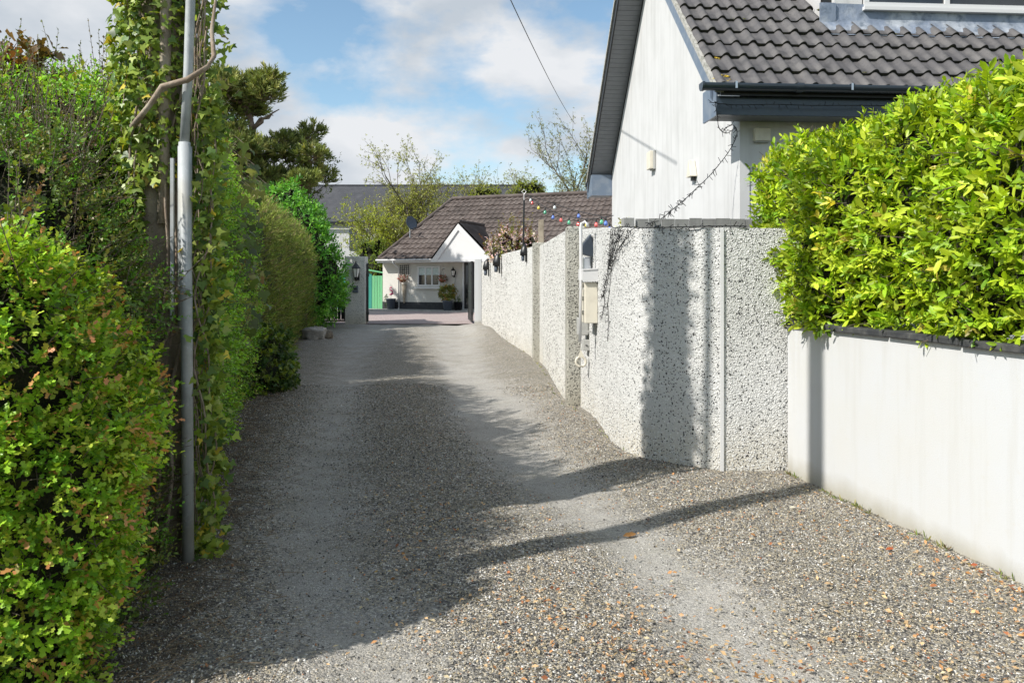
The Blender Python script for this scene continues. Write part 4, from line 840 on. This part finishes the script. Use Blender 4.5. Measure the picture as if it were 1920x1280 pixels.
BL = [('clear', 995, 368, 18.2), ('red', 998, 373, 18), ('yellow', 1010, 382, 17.4), ('green', 1022, 390, 16.8), ('blue', 1037, 399, 16.1), ('clear', 1040, 381, 16.9), ('red', 1052, 404, 15.5), ('green', 1067, 408, 14.9), ('red', 1084, 411, 14.3), ('blue', 1085, 396, 15.2), ('yellow', 1100, 412, 13.7), ('red', 1118, 411, 13.1), ('green', 1128, 406, 13.2), ('blue', 1136, 408, 12.6), ('blue', 1143, 419, 12.5)]
for c, px, py, d_ in BL:
    p = unp(px, py, d_)-off; s = .8
    so = MB().lathe(p, [(q*.85, w*.85) for q, w in [(.012, 0), (.016, -.01), (.017, -.055), (.014, -.06)]], 10).build('bulb_socket', 'rubber', e)
    MB().lathe(p, [(q*.85, w*.85) for q, w in [(.012, -.061), (.020, -.07), (.034, -.095), (.040, -.12), (.034, -.145), (.018, -.158), (.004, -.162)]], 14).build('bulb', 'b'+c, so, smooth=True)
# small lamps on the pebbledash wall
def shade_lamp(x, y, z, s, label):
    e = empty('wall_light', (x, y, z), R(6), label, 'wall light', 'dark hooded lights along the pebbledash wall'); e.scale = (s, s, s)
    prof = [(math.cos(t)*.075, .22*math.sin(t)+.02) for t in np.linspace(0, math.pi, 14)]+[(-.075, -.14), (.075, -.14)]
    MB().prism(prof, -.02, -.002, 'x').build('backplate', 'black', e)
    mb = MB(); ring = []
    for t in np.linspace(-math.pi/2, math.pi/2, 10):
        for (h, r_) in ((.25, .01), (.18, .06), (.08, .085), (0, .09)): ring.append((-.022-.0-abs(math.cos(t))*r_*1.3, math.sin(t)*r_, h))
    G = np.array(ring).reshape(10, 4, 3); f = grid_faces(10, 4); mb.add(G.reshape(-1, 3), [tuple(q) for q in f]); o = mb.build('hood', 'black', e, smooth=True); sm = o.modifiers.new('thickness', 'SOLIDIFY'); sm.thickness = .006
    MB().lathe((-.075, 0, -.12), [(.03, 0), (.036, .06), (.036, .12)], 12).build('lamp_glass', 'pot', e, smooth=True); return e
shade_lamp(-.67, 22.6, 1.80, 1.35, 'farthest dark hooded light on the pebbledash wall, nearest the gate')
shade_lamp(-.30, 19.4, 1.86, 1.35, 'second dark hooded light from the gate on the pebbledash wall')
shade_lamp(.28, 15.1, 1.98, .9, 'small dark hooded light on the wall just left of the timber post')
# big oval lamp near the meter box
e = empty('wall_light', (.905, 8.42, 1.78), R(4), 'large dark pointed wall light with pale face above the meter box', 'wall light')
prof = [(.0, .21), (.045, .12), (.075, 0), (.07, -.12), (.0, -.20), (-.07, -.12), (-.075, 0), (-.045, .12)]
MB().prism(prof, -.03, -.002, 'x').build('backplate', 'black', e)
mb = MB(); mb.prism([(-.002, -.03), (-.055, .22), (-.15, .10), (-.16, .0), (-.04, -.03)], -.07, .07, 'y'); mb.build('hood', 'pvcdark', e, bevel=.01)
MB().box(-.13, -.06, -.045, .045, -.2, -.032).build('face', 'steel', e, bevel=.01)
# meter box
e = empty('meter_box', (.888, 8.2, 1.05), R(3), 'cream electricity meter box with scalloped hood on the pebbledash wall', 'meter box')
MB().box(-.135, -.002, -.14, .14, 0, .43).build('casing', 'cream', e, bevel=.006)
mb = MB(); n = 6; x0, x1 = -.165, -.003; sc_ = [(x0, .55)]+[(x0, .44)]
for k in range(n):
    for t in np.linspace(0, 1, 5)[1:]: sc_.append((x0+(x1-x0)*(k+t)/n, .44-.012*math.sin(math.pi*t)))
sc_ += [(x1, .56)]; mb.prism(sc_, -.172, -.155, 'y'); mb.prism([(x0, .55), (x1, .56), (x1, .575), (x0, .565)], -.18, .17, 'y'); mb.prism([(-.17, .445), (-.17, .57)] if False else [(-.15, .45), (-.15, .55), (.17, .55), (.17, .45)], -.163, -.155, 'x'); mb.build('hood', 'white', e)
mb = MB()
for z in (.1, .25, .38): mb.box(-.155, -.136, -.05, .05, z, z+.03)
mb.build('clip', 'grey', e)
e = empty('conduit_pipe', (.725, 8.25, .85), 0, 'white conduit pipe with curled top running up beside the meter box', 'pipe')
MB().tube([(-.01, -.12, .0), (0, -.12, .6), (.0, -.10, 1.20), (.01, -.1, 1.245), (.04, -.1, 1.265), (.07, -.1, 1.245), (.07, -.1, 1.21)], .017, 8).build('pipe', 'white', e, smooth=True)
mb = MB()
for z in (.1, .55): mb.box(-.025, .10, -.13, -.10, z, z+.02)
mb.build('clip', 'grey', e)
e = empty('junction_box', (.868, 8.65, .9), R(3), 'grey junction box below the conduit on the pebbledash wall', 'junction box')
MB().box(-.14, -.03, -.10, .06, -.01, .18).build('lid', 'grey', e, bevel=.008); MB().box(-.03, .0, -.09, .05, 0, .17).build('base', 'grey', e)
e = empty('switch_box', (.87, 8.6, .72), R(3), 'tiny grey socket box directly under the junction box', 'socket box')
MB().box(-.09, -.0, -.05, .05, 0, .12).build('casing', 'grey', e, bevel=.006); MB().lathe((-.05, -.052, .06), [(.012, -.004), (.012, .004)], 8).build('screw', 'black', e)
e = empty('hose_hook', (.83, 8.6, .60), 0, 'cream ring shaped hook low on the pebbledash wall', 'hook')
mb = MB(); mb.tube([(-.07+.055*math.cos(t), -.06, .055*math.sin(t)) for t in np.linspace(0, 2*math.pi, 20)], .014, 8, False); mb.build('ring', 'cream', e, smooth=True); MB().prism([(-.10, .05), (-.07, .13), (-.03, .05)], -.075, -.05, 'y').build('bracket', 'cream', e)

# icicle lights (bare black cable strands)
def twig_string(mb, pts, r=.004, step=.03, ln=.05):
    P = [Vector(p) for p in pts]; mb.tube(P, r, 5)
    for i in range(len(P)-1):
        d = P[i+1]-P[i]; k = max(1, int(d.length/step))
        for j in range(k):
            q = P[i]+d*(j/k); w = Vector((random.gauss(0, 1), random.gauss(0, 1)*.5, random.gauss(0, 1)-.2)).normalized()*random.uniform(.5, 1.2)*ln; mb.tube([q, q+w], r*.8, 3)
e = empty('icicle_lights', (2.3, 8.3, 3.2), 0, 'unlit black cable lights draped from the eaves down onto the pebbledash wall', 'string lights'); off = Vector(e.location)
A = [(1360, 240, 8.35), (1375, 235, 8.45), (1382, 250, 8.5), (1372, 275, 8.55), (1355, 300, 8.6), (1330, 330, 8.6), (1307, 352, 8.5), (1285, 373, 8.3), (1262, 392, 8.0), (1240, 410, 7.6), (1215, 420, 7.2)]
mb = MB(); P = wirepts([unp(*q)-off for q in A]); twig_string(mb, P, .0045, .02, .06)
A = [(1340, 190, 8.1), (1345, 215, 8.1), (1348, 240, 8.3), (1362, 250, 8.4), (1378, 240, 8.5)]; twig_string(mb, wirepts([unp(*q)-off for q in A]), .004, .03, .05)
mb.build('eaves_strand', 'rubber', e)
mb = MB(); A = [(1330, 192, 8.05), (1380, 197, 8.07), (1450, 196, 8.1), (1520, 198, 8.12), (1600, 198, 8.15), (1660, 199, 8.2)]; twig_string(mb, wirepts([unp(*q)-off for q in A]), .004, .05, .05); mb.build('gutter_strand', 'rubber', e)
mb = MB()
A = [(1400, 424, 6.05), (1330, 424, 6.08), (1260, 426, 6.2), (1200, 427, 6.5), (1168, 425, 6.75), (1150, 428, 6.9)]; twig_string(mb, wirepts([unp(*q)-off for q in A]),   .004, .02, .045)
for (xa, xb, yb, dd) in [(1168, 1140, 500, 6.7), (1178, 1150, 490, 6.65), (1160, 1138, 510, 6.8), (1150, 1128, 600, 6.9), (1152, 1136, 640, 6.85), (1185, 1160, 470, 6.5), (1165, 1130, 560, 6.8), (1145, 1143, 515, 6.9)]:
    wp = [unp(xa+(xb-xa)*t+random.uniform(-3, 3), 430+(yb-430)*t, dd-.05) for t in np.linspace(0, 1, 7)]
    # pull onto the wall face
    def on(p):
        best = min(sp, key=lambda s: abs((s[0])/(s[1])-(p.x/p.y))); k = best[1]/p.y*.992; return Vector((p.x*k, p.y*k, EYE+(p.z-EYE)*k))
    twig_string(mb, [on(p)-off for p in wp], .003, .02, .045)
mb.build('wall_strand', 'rubber', e)

# stone at the hedge foot
e = empty('boulder', (-5.05, 19.6, 0), 0, 'pale square stone lying at the foot of the conifer hedge', 'stone')
G = blob_surf((0, 0, .12), (.30, .2, .17), .35, 3., 20, 16, p=.6); np_mesh('rock', flip_out(G).reshape(-1, 3), [grid_faces(20, 16)], 'stone', e, smooth=False)
e = empty('boulder', (-4.75, 19.9, 0), 0, 'small brown broken stone right beside the larger pale stone', 'stone')
G = blob_surf((0, 0, .08), (.13, .1, .12), .4, 5., 14, 12, p=.7); np_mesh('rock', G.reshape(-1, 3), [grid_faces(14, 12)], 'wood', e)

# ================================================================ HEDGES
def hedge(name, label, cat, G, n, k, ln, size, pal, tm, mt='leaf', inward=.15, core=.16, up=.4, tip=None, tf=0, dirup=.35, filt=None, shoots=0, shcol=None, shlen=.25, shsize=.02, shtm='small', fwd=.6, rad=1., rnd=.5):
    e = empty(name, tuple(G.reshape(-1, 3).mean(0)*np.array([1, 1, 0])), 0, label, cat); off = np.array(e.location); G = G-off
    P, Q = sample(G, n, inward, filt and (lambda a: filt(a+off)))
    parts = [sprigs(P, Q+np.array([0, 0, dirup])+rnd*RG.standard_normal((n, 3)), ln*(.6+.8*RG.random(n)), k, size, pal, tm, up, tip, tf, fwd, rad)]
    P2, Q2 = sample(G, n//4, inward*1.8, filt and (lambda a: filt(a+off)))
    sA, sB = P2, P2+nrm(Q2+np.array([0, 0, .3])+.5*RG.standard_normal(P2.shape))*(inward*.9)
    if shoots:
        Ps, Qs = sample(G, shoots, .05, lambda a: np.clip((a[..., 2]-G[..., 2].max()*.72), 0, 1)+.02)
        Ds = nrm(Qs*.35+np.array([0, 0, 1])+.25*RG.standard_normal(Ps.shape)); Ls = shlen*(.3+RG.random(shoots)**1.8)
        parts.append(sprigs(Ps, Ds, Ls, 14, shsize, shcol or pal, shtm, .3, fwd=.8))
        sA = np.concatenate([sA, Ps]); sB = np.concatenate([sB, Ps+Ds*Ls[:, None]*1.02])
    v, f, c = merge(parts); np_mesh('foliage', v, f, mt, e, cols=c)
    v, f = stick_mesh(sA, sB, .0028 if size < .06 else .004); np_mesh('twigs', v, f, 'bark', e)['kind'] = 'stuff'
    if core: shrink(G, core, 'shade_core', e)  # solid dark shell against see-through, painted as the shaded inside
    return e
vis = lambda a: 1.
# right laurel-like hedge over the white wall
yv = [6.78, 5.8, 4.6, 3.6, 2.6, 1.6, .6, -.5]
path = [(wx(y)-.02, y, 1.50) for y in yv][::-1]     # travel away from the camera => body on left; so reverse for right side
path = [(wx(y)+.07, y, 1.44+.05*math.sin(y*2)) for y in yv]
G = hedge_surf(path, 1.35, .10, .10, .17, .55, .4, .42, 3.3, z0=1.165, nsc=1.4)
G = flip_out(G)
LAU = [(5, (.34, .46, .022)), (4, (.25, .40, .022)), (3.5, (.46, .55, .045)), (1., (.13, .25, .02)), (.3, (.58, .50, .08))]
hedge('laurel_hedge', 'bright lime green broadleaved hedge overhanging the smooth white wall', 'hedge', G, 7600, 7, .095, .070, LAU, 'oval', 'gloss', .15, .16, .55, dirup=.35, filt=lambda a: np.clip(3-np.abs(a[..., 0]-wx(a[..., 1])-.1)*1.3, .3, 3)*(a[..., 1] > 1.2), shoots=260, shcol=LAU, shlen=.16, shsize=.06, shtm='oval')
# left: near hawthorn
HAW = [(4, (.30, .50, .035)), (2.4, (.17, .34, .03)), (3, (.48, .60, .07)), (.3, (.44, .40, .06))]
G = flip_out(hedge_surf([(-1.50, 2.66, 1.70), (-1.58, 2.95, 1.70), (-1.70, 3.25, 1.62), (-1.85, 3.55, 1.5)], 1.9, .05, .09, .04, .20, .4, .40, 1.2, nsc=1.6))
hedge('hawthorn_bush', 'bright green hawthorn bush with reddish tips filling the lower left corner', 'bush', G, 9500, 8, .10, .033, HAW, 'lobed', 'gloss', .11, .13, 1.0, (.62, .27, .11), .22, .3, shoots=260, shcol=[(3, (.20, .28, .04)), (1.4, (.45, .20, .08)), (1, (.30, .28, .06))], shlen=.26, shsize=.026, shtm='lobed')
# behind it: darker taller hedge
COT = [(4, (.10, .17, .03)), (3, (.16, .24, .04)), (1.6, (.24, .25, .06)), (.8, (.22, .15, .08)), (1.6, (.16, .38, .035))]
G = flip_out(hedge_surf([(-1.74, 3.05, 2.30), (-1.72, 3.45, 2.28), (-1.75, 3.8, 2.12), (-1.86, 4.05, 2.05), (-2.02, 4.35, 2.35), (-2.10, 4.8, 2.6)], 2.1, .06, .11, -.02, .3, .15, .40, 5.2, nsc=1.3))
hedge('cotoneaster_hedge', 'tall dark small leaved hedge with brown upright shoots left of the utility pole', 'hedge', G, 11500, 9, .10, .024, COT, 'small', 'leaf', .20, .2, .3, dirup=.5, shoots=520, shcol=[(3, (.13, .11, .07)), (2, (.10, .10, .04)), (1, (.20, .12, .08))], shlen=.34, shsize=.017)
# copper leaved shrub peeping over top left
G = flip_out(blob_surf((-3.75, 5.3, 2.72), (.6, .5, .40), .25, 4.4, 24, 24))
hedge('copper_shrub', 'copper brown leaved shrub showing over the hedge in the top left corner', 'shrub', G, 350, 5, .12, .10, [(2, (.17, .075, .03)), (3, (.11, .07, .025)), (1, (.26, .15, .04))], 'lobed', 'leaf', .15, .15)
# green privet beyond pole
PRI = [(4, (.24, .48, .04)), (3, (.32, .56, .06)), (2, (.12, .27, .03)), (1.4, (.38, .42, .08))]
G = flip_out(hedge_surf([(-1.98, 4.45, 2.62), (-2.15, 5.2, 2.78), (-2.55, 6.6, 3.02), (-3.0, 8.3, 3.12), (-3.3, 9.4, 3.05), (-3.55, 10.4, 2.75)], 1.7, .12, .16, .14, .3, .5, .4, 8.8, nsc=1.1))
hedge('privet_hedge', 'tall shaded green hedge on the left just beyond the utility pole', 'hedge', G, 12500, 8, .13, .036, PRI, 'small', 'leaf', .22, .22, .3, dirup=.3, shoots=500, shcol=[(3, (.13, .16, .04)), (2, (.18, .14, .06))], shlen=.34, shsize=.03, rnd=.6)
# large drooping leaves trailing on its edge
n = 150; z = .9+1.9*RG.random(n); y = 7.2+2.6*RG.random(n); x = np.interp(y, [4.45, 6.6, 9.4], [-1.98, -2.55, -3.3])+.16+.12*RG.standard_normal(n)*.5
e = empty('vine', (-2.9, 8.4, 0), 0, 'climbing vine with large drooping olive leaves hanging from the shaded hedge', 'climber'); P = np.stack([x+2.9, y-8.4, z], -1)
v, f, c = leaves(P, np.array([.25, -.25, -1])+.3*RG.standard_normal((n, 3)), np.array([.8, -.7, .35])+.3*RG.standard_normal((n, 3)), .08+.07*RG.random(n), palette(n, [(3, (.11, .16, .03)), (2, (.19, .20, .03)), (2, (.08, .12, .035)), (.3, (.28, .17, .04))]), 'ivy'); np_mesh('leaves', v, f, 'leaf', e, cols=c)
v, f = stick_mesh(P, P+np.array([-.12, 0, .1]), .003); np_mesh('stems', v, f, 'vine', e)['kind'] = 'stuff'
# low ivy clump
G = flip_out(blob_surf((-3.52, 10.6, .32), (.50, .75, .52), .25, 2.4, 26, 24))
hedge('ivy_clump', 'low mound of ivy and box leaves at the foot of the left hedge', 'bush', G, 1300, 6, .10, .055, [(3, (.06, .12, .03)), (2, (.14, .20, .03)), (1, (.22, .28, .03))], 'ivy', 'gloss', .12, .12, .3)
# conifer hedge
CON = [(4, (.19, .25, .045)), (3, (.25, .29, .06)), (2, (.13, .22, .035)), (1.2, (.32, .27, .12))]
G = flip_out(hedge_surf([(-3.70, 10.6, 2.72), (-4.0, 12.2, 2.78), (-4.50, 14.5, 2.86), (-5.1, 17.5, 2.92), (-5.6, 20.6, 2.85), (-5.85, 22.2, 2.75)], 1.9, .14, .17, .30, .3, .3, .30, 1.7, nsc=1.1))
hedge('conifer_hedge', 'clipped olive conifer hedge with straw coloured top on the left', 'hedge', G, 17000, 9, .17, .055, CON, 'blade', 'needle', .2, .2, .2, dirup=.9, shoots=900, shcol=[(3, (.40, .33, .17)), (2, (.28, .25, .10))], shlen=.24, shsize=.045, shtm='blade', fwd=1.4, rad=.8)
# far dark laurel bush
G = flip_out(blob_surf((-7.75, 24.0, 1.75), (2.42, 1.9, 2.45), .16, 7.7, 44, 44, nsc=1.2, p=.86)); G[..., 2] = np.maximum(G[..., 2], .1)
G[..., 2] -= np.clip((G[..., 0]+6.2), 0, 2)*.35*(G[..., 2] > 1.5)
hedge('laurel_bush', 'big rounded glossy green bush beside the closed black gate', 'bush', G, 5200, 6, .2, .125, [(4, (.10, .30, .03)), (3, (.17, .42, .05)), (1.5, (.25, .50, .08)), (1, (.06, .16, .03))], 'oval', 'gloss', .25, .3, .5, dirup=.4)
# ground cover at left edge: dead twigs and litter
n = 900; yy = 2.6+9*RG.random(n)**1.3; xx = np.interp(yy, [0, 2.9, 4, 4.8, 9.3, 14.5], [-1.2, -1.45, -1.7, -1.9, -3.1, -4.4])+.28*RG.standard_normal(n)*.7+.1
A_ = np.stack([xx, yy, lane_z(xx, yy)+.012], -1); dd = RG.standard_normal((n, 3)); dd[:, 2] = np.abs(dd[:, 2])*.15; v, f = stick_mesh(A_, A_+nrm(dd)*(.04+.14*RG.random((n, 1))), .0018)
tag(np_mesh('dead_twigs', v, f, mat('dead_twig', (.22, .15, .09), .9, var=(20, (.34, .26, .16), .4, .7))), 'dead twigs and stalks littering the foot of the left hedges', 'twigs', kind='stuff')

# weeds rooted along the foot of the walls (uncountable)
n = 900; yy = np.concatenate([2.2+3.8*RG.random(500), 6.2+12*RG.random(400)]); xx = np.where(yy < 6, wx(yy), np.interp(yy, [6.2, 6.4, 6.95, 8.3, 9.2, 14, 20], [1.3, 1.12, .93, .885, .62, .46, -.32]))-.015-.03*RG.random(n)
ck = np.array([noise.noise(Vector((y_*3.1, 5, 0))) for y_ in yy]) > .02; xx, yy = xx[ck], yy[ck]; k = len(xx)
v, f, c = leaves(np.stack([xx, yy, lane_z(xx, yy)], -1), RG.standard_normal((k, 3))*.6+np.array([-.2, 0, .9]), RG.standard_normal((k, 3))+np.array([-.5, 0, .5]), .015+.035*RG.random(k), palette(k, [(2, (.16, .22, .05)), (1, (.30, .28, .10)), (1, (.26, .18, .10))]), 'blade')
tag(np_mesh('weeds', v, f, 'leaf', cols=c), 'tiny weeds and dry stalks along the foot of the walls', 'weeds', kind='stuff')
# pink flowering shrub over wall
G = flip_out(blob_surf((.05, 20.6, 2.32), (.8, 1.2, .40), .3, 3.1, 28, 24))
PK = [(3.5, (.72, .50, .56)), (2.5, (.78, .68, .70)), (2, (.22, .24, .05)), (1.5, (.22, .09, .07))]
e = hedge('flowering_shrub', 'pink flowered shrub spilling over the top of the pebbledash wall', 'shrub', G, 800, 5, .14, .07, PK, 'small', 'petal', .2, .2, .4, shoots=40, shcol=[(1, (.16, .07, .04)), (1, (.20, .20, .04))], shlen=.35, shsize=.06)
G = flip_out(blob_surf((.05, 19.3, 2.6), (.45, .35, .5), .4, 6.1, 20, 20))
hedge('climbing_rose', 'thin leafy rose stems rising behind the pink flowering shrub', 'climber', G, 70, 6, .3, .05, [(3, (.25, .22, .04)), (1, (.2, .08, .04))], 'small', 'leaf', .3, 0)
# weed by side window
G = flip_out(blob_surf((2.0, 13.6, 2.1), (.16, .3, .45), .3, 1.1, 16, 16))
hedge('climber', 'yellow green climbing plant in front of the side window of the white house', 'climber', G, 120, 5, .12, .05, [(2, (.35, .36, .04)), (1, (.2, .2, .05))], 'small', 'leaf', .15, 0)

# ================================================================ TREES
def grow(base, h, spread, n1, lv, r0, upk=.5, seed=0, stems=1, twist=.3):
    rnd = random.Random(seed); segs = []; tips = []
    def br(p, d, l, r, k):
        n = 4; q = Vector(p); pts = [Vector(q)]
        for i in range(n):
            d = (d+Vector((rnd.gauss(0, twist), rnd.gauss(0, twist), rnd.gauss(0, twist)+upk*.25))*.35).normalized(); q = q+d*(l/n); pts.append(Vector(q))
        segs.append((pts, [r*(1-.45*i/n) for i in range(n+1)], k))
        if k == 0: tips.extend(pts[1:]); return
        for j in range(n1):
            t = rnd.uniform(.3, 1); i = min(int(t*n), n-1); b = pts[i].lerp(pts[i+1], t*n-i)
            ax = Vector((rnd.gauss(0, 1), rnd.gauss(0, 1), rnd.gauss(0, .4))).normalized(); br(b, (d+ax*spread+Vector((0, 0, upk*.4))).normalized(), l*rnd.uniform(.5, .72), r*.5, k-1)
    for s in range(stems):
        a = rnd.uniform(0, 6.28); d0 = Vector((math.cos(a)*.22*(stems > 1), math.sin(a)*.22*(stems > 1), 1)); br(Vector((rnd.gauss(0, .15)*(stems > 1), rnd.gauss(0, .15)*(stems > 1), 0)), d0.normalized(), h*.55*rnd.uniform(.85, 1.1), r0, lv)
    return segs, tips
def tree(name, label, loc_, h, seed, pal, leafn, lsize, spread=.7, n1=4, lv=3, r0=.1, stems=1, group=None, tm='small', bark='bark', upk=.5):
    e = empty(name, loc_, 0, label, 'tree', group); segs, tips = grow(None, h, spread, n1, lv, r0, upk, seed, stems)
    top = max(t.z for t in tips); k = h/top
    mb = MB(); 
    for pts, rs, lev in segs:
        if lev >= lv-1: mb.tube([p*k for p in pts], [max(r, .008) for r in rs], 6, False)
    mb.build('trunk', bark, e, smooth=True)
    A_ = []; B_ = []; Rr = []
    for pts, rs, lev in segs:
        if lev < lv-1:
            for i in range(len(pts)-1): A_.append(pts[i]*k); B_.append(pts[i+1]*k); Rr.append(max(rs[i], .006))
    v, f = stick_mesh(np.array(A_), np.array(B_), np.array(Rr)); np_mesh('branches', v, f, bark, e)
    T_ = np.array([tuple(t*k) for t in tips]); P = T_[RG.integers(0, len(T_), leafn)]+.12*RG.standard_normal((leafn, 3))
    v, f, c = sprigs(P, RG.standard_normal((leafn, 3))+np.array([0, 0, .4]), lsize*1.4, 4, lsize, pal, tm); np_mesh('crown', v, f, 'leaf', e, cols=c); return e
BUD = [(3, (.30, .32, .06)), (2, (.20, .22, .06)), (1, (.38, .38, .10))]
def atp(px, d): return ((px-960)*d/F, d, 0)
def hp(py, d): return EYE+(525-py)*d/F
tree('budding_tree', 'tall thinly leaved tree in bud standing behind the brown roof ridge', atp(795, 49), hp(250, 49), 3, BUD, 8000, .10, .82, 5, 3, .13, 5)
tree('budding_tree', 'shorter sparse budding tree right of the tall one above the slate roof', atp(905, 51), hp(297, 51), 8, BUD, 3000, .10, .95, 5, 3, .10, 3)
tree('budding_tree', 'low thin budding sapling at the right end of the slate roof line', atp(962, 52), hp(318, 52), 12, BUD, 500, .09, .8, 4, 3, .07, 2)
tree('spring_tree', 'yellow green spring tree left of the brown roof before the white building', atp(722, 47), hp(372, 47), 5, [(3, (.36, .40, .04)), (2, (.24, .30, .04))], 3200, .10, .8, 5, 3, .10, 3)
tree('silver_birch', 'pale sparse tree right of the roofs beside the white gable', atp(1082, 52), hp(222, 52), 21, [(3, (.24, .25, .10)), (2, (.32, .31, .16)), (1, (.16, .17, .06))], 5500, .10, .8, 5, 3, .13, 3)
for (px, d_, c, r_, lb, sd_) in [(992, 50, hp(360, 50), (1.0, .8, .75), 'small yellow green bush peeping over the brown roof ridge', 2.), (905, 50, hp(372, 50), (1.2, .8, .7), 'yellow green bush top just above the brown roof left of centre', 3.)]:
    x_, y_, _ = atp(px, d_); G = flip_out(blob_surf((x_, y_, c), r_, .3, sd_, 20, 20)); hedge('garden_bush', lb, 'bush', G, 420, 5, .25, .12, [(3, (.26, .30, .03)), (1, (.15, .2, .03))], 'small', 'leaf', .3, .35)
x_, y_, _ = atp(700, 43); G = flip_out(blob_surf((x_, y_, 2.0), (1.3, .8, 1.7), .25, 8., 26, 26)); hedge('garden_bush', 'yellow green bush behind the mint green shed', 'bush', G, 900, 6, .25, .11, [(3, (.20, .27, .03)), (2, (.12, .18, .025))], 'small', 'leaf', .35, .35)

tree('dapple_tree', 'thin broadleaved tree added behind the dark pine to dapple the bungalow', (-11.3, 34.2, 0), 7.6, 31, [(3, (.10, .15, .03)), (2, (.15, .19, .04))], 1500, .12, .8, 5, 3, .12, 2)  # tree added behind the pine to cast dapples on the bungalow

# pine
px_, py_ = -10.75, 32.
e = empty('pine_tree', (px_, py_, 0), 0, 'large ragged dark pine with bare upper branches behind the left hedges', 'tree'); rnd = random.Random(4)
Hp = hp(158, 32); mb = MB(); tr = [(-1.2, 0, 0), (-.9, 0, 2.5), (-.3, 0, 4.6), (.1, 0, 6.6), (-.1, 0, 8.2), (-.6, 0, Hp-.3)]; trs = smooth_path(tr, 5); mb.tube([Vector(p) for p in trs], list(np.linspace(.34, .06, len(trs))), 10); 
limbs = []
spec = [(-.35, 3.8, 1.3, .2, .9), (.0, 4.6, 2.1, -.35, 1.), (.1, 5.6, 2.6, .2, 1.1), (-.05, 5.3, 2.5, .0, 1.), (.1, 6.4, 2.45, -.05, .85), (0, 7.0, 2.3, .3, .8), (0, 7.6, 1.0, .8, 0), (-.1, 7.9, 1.2, .75, 0), (-.3, 8.6, 1.5, .15, .7), (-.5, 9.2, .9, .3, .7)]
parts = []; SA = []; SB = []
def clump(c, r, n):
    n = int(n*1.25); r = tuple(q*1.12 for q in r)
    u = nrm(RG.standard_normal((n, 3))); P = np.array(c)+u*np.array(r)*RG.random((n, 1))**.45; D = nrm(u*np.array([1, 1, .6])+np.array([0, 0, .7]))
    parts.append(sprigs(P, D, .25, 14, .24, [(4, (.20, .24, .075)), (3, (.27, .31, .09)), (2, (.37, .37, .13)), (1, (.11, .15, .05))], 'blade', .3, fwd=1.3, rad=.9)); SA.append(P-D*.15); SB.append(P+D*.2)
for (x0, z0, ln, sl, dens) in spec:
    for az in ([0, 2.2, 4.1] if dens else [0]):
        a_ = az+rnd.uniform(-.5, .5); l = ln*(1 if az == 0 else rnd.uniform(.7, 1)); d = Vector((math.cos(a_), math.sin(a_), 0)); zz0 = z0+rnd.uniform(-.3, .3)
        pts = [Vector((x0, 0, zz0))+d*l*t+Vector((0, 0, sl*l*t+.25*math.sin(t*3.1)*(1 if dens else .2)))+Vector((rnd.gauss(0, .06), rnd.gauss(0, .06), rnd.gauss(0, .06))) for t in np.linspace(0, 1, 6)]
        mb.tube(pts, list(np.linspace(.10, .02, 6)), 6)
        if dens:
            for t in (.45, .62, .78, .92, 1.04):
                c = Vector((x0, 0, zz0))+d*l*t+Vector((0, 0, sl*l*t+.22)); off_ = Vector((rnd.gauss(0, .3), rnd.gauss(0, .3), rnd.gauss(0, .12)))
                clump(tuple(c+off_), (.42, .5, .26), int(44*dens))
for c, r, k in [((-.9, .3, 8.8), (1.2, .9, .6), 170), ((-2.2, .4, 7.2), (1.4, 1, .8), 190), ((-1.6, .2, 5.6), (1.5, 1, .9), 220), ((-.3, 0, 4.2), (1.8, 1.2, .75), 260), ((1.0, 0, 4.3), (.8, .8, .5), 110), ((.9, 0, 5.2), (.8, .8, .4), 90), ((-2.4, 0, 8.3), (.7, .7, .5), 70), ((-.4, 0, 6.7), (1.0, .8, .6), 170), ((-1.5, 0, 4.6), (1.3, .8, .8), 170), ((.3, 0, 5.6), (1., .8, .7), 150), ((-1.6, 0, 7.9), (1.1, .8, .6), 150), ((.5, 0, 4.9), (1.1, .8, .6), 150)]: clump(c, r, k)
mb.build('trunk', 'pbark', e, smooth=True); v, f, c = merge(parts); np_mesh('crown', v, f, 'needle', e, cols=c); v, f = stick_mesh(np.concatenate(SA), np.concatenate(SB), .012); np_mesh('twigs', v, f, 'pbark', e)
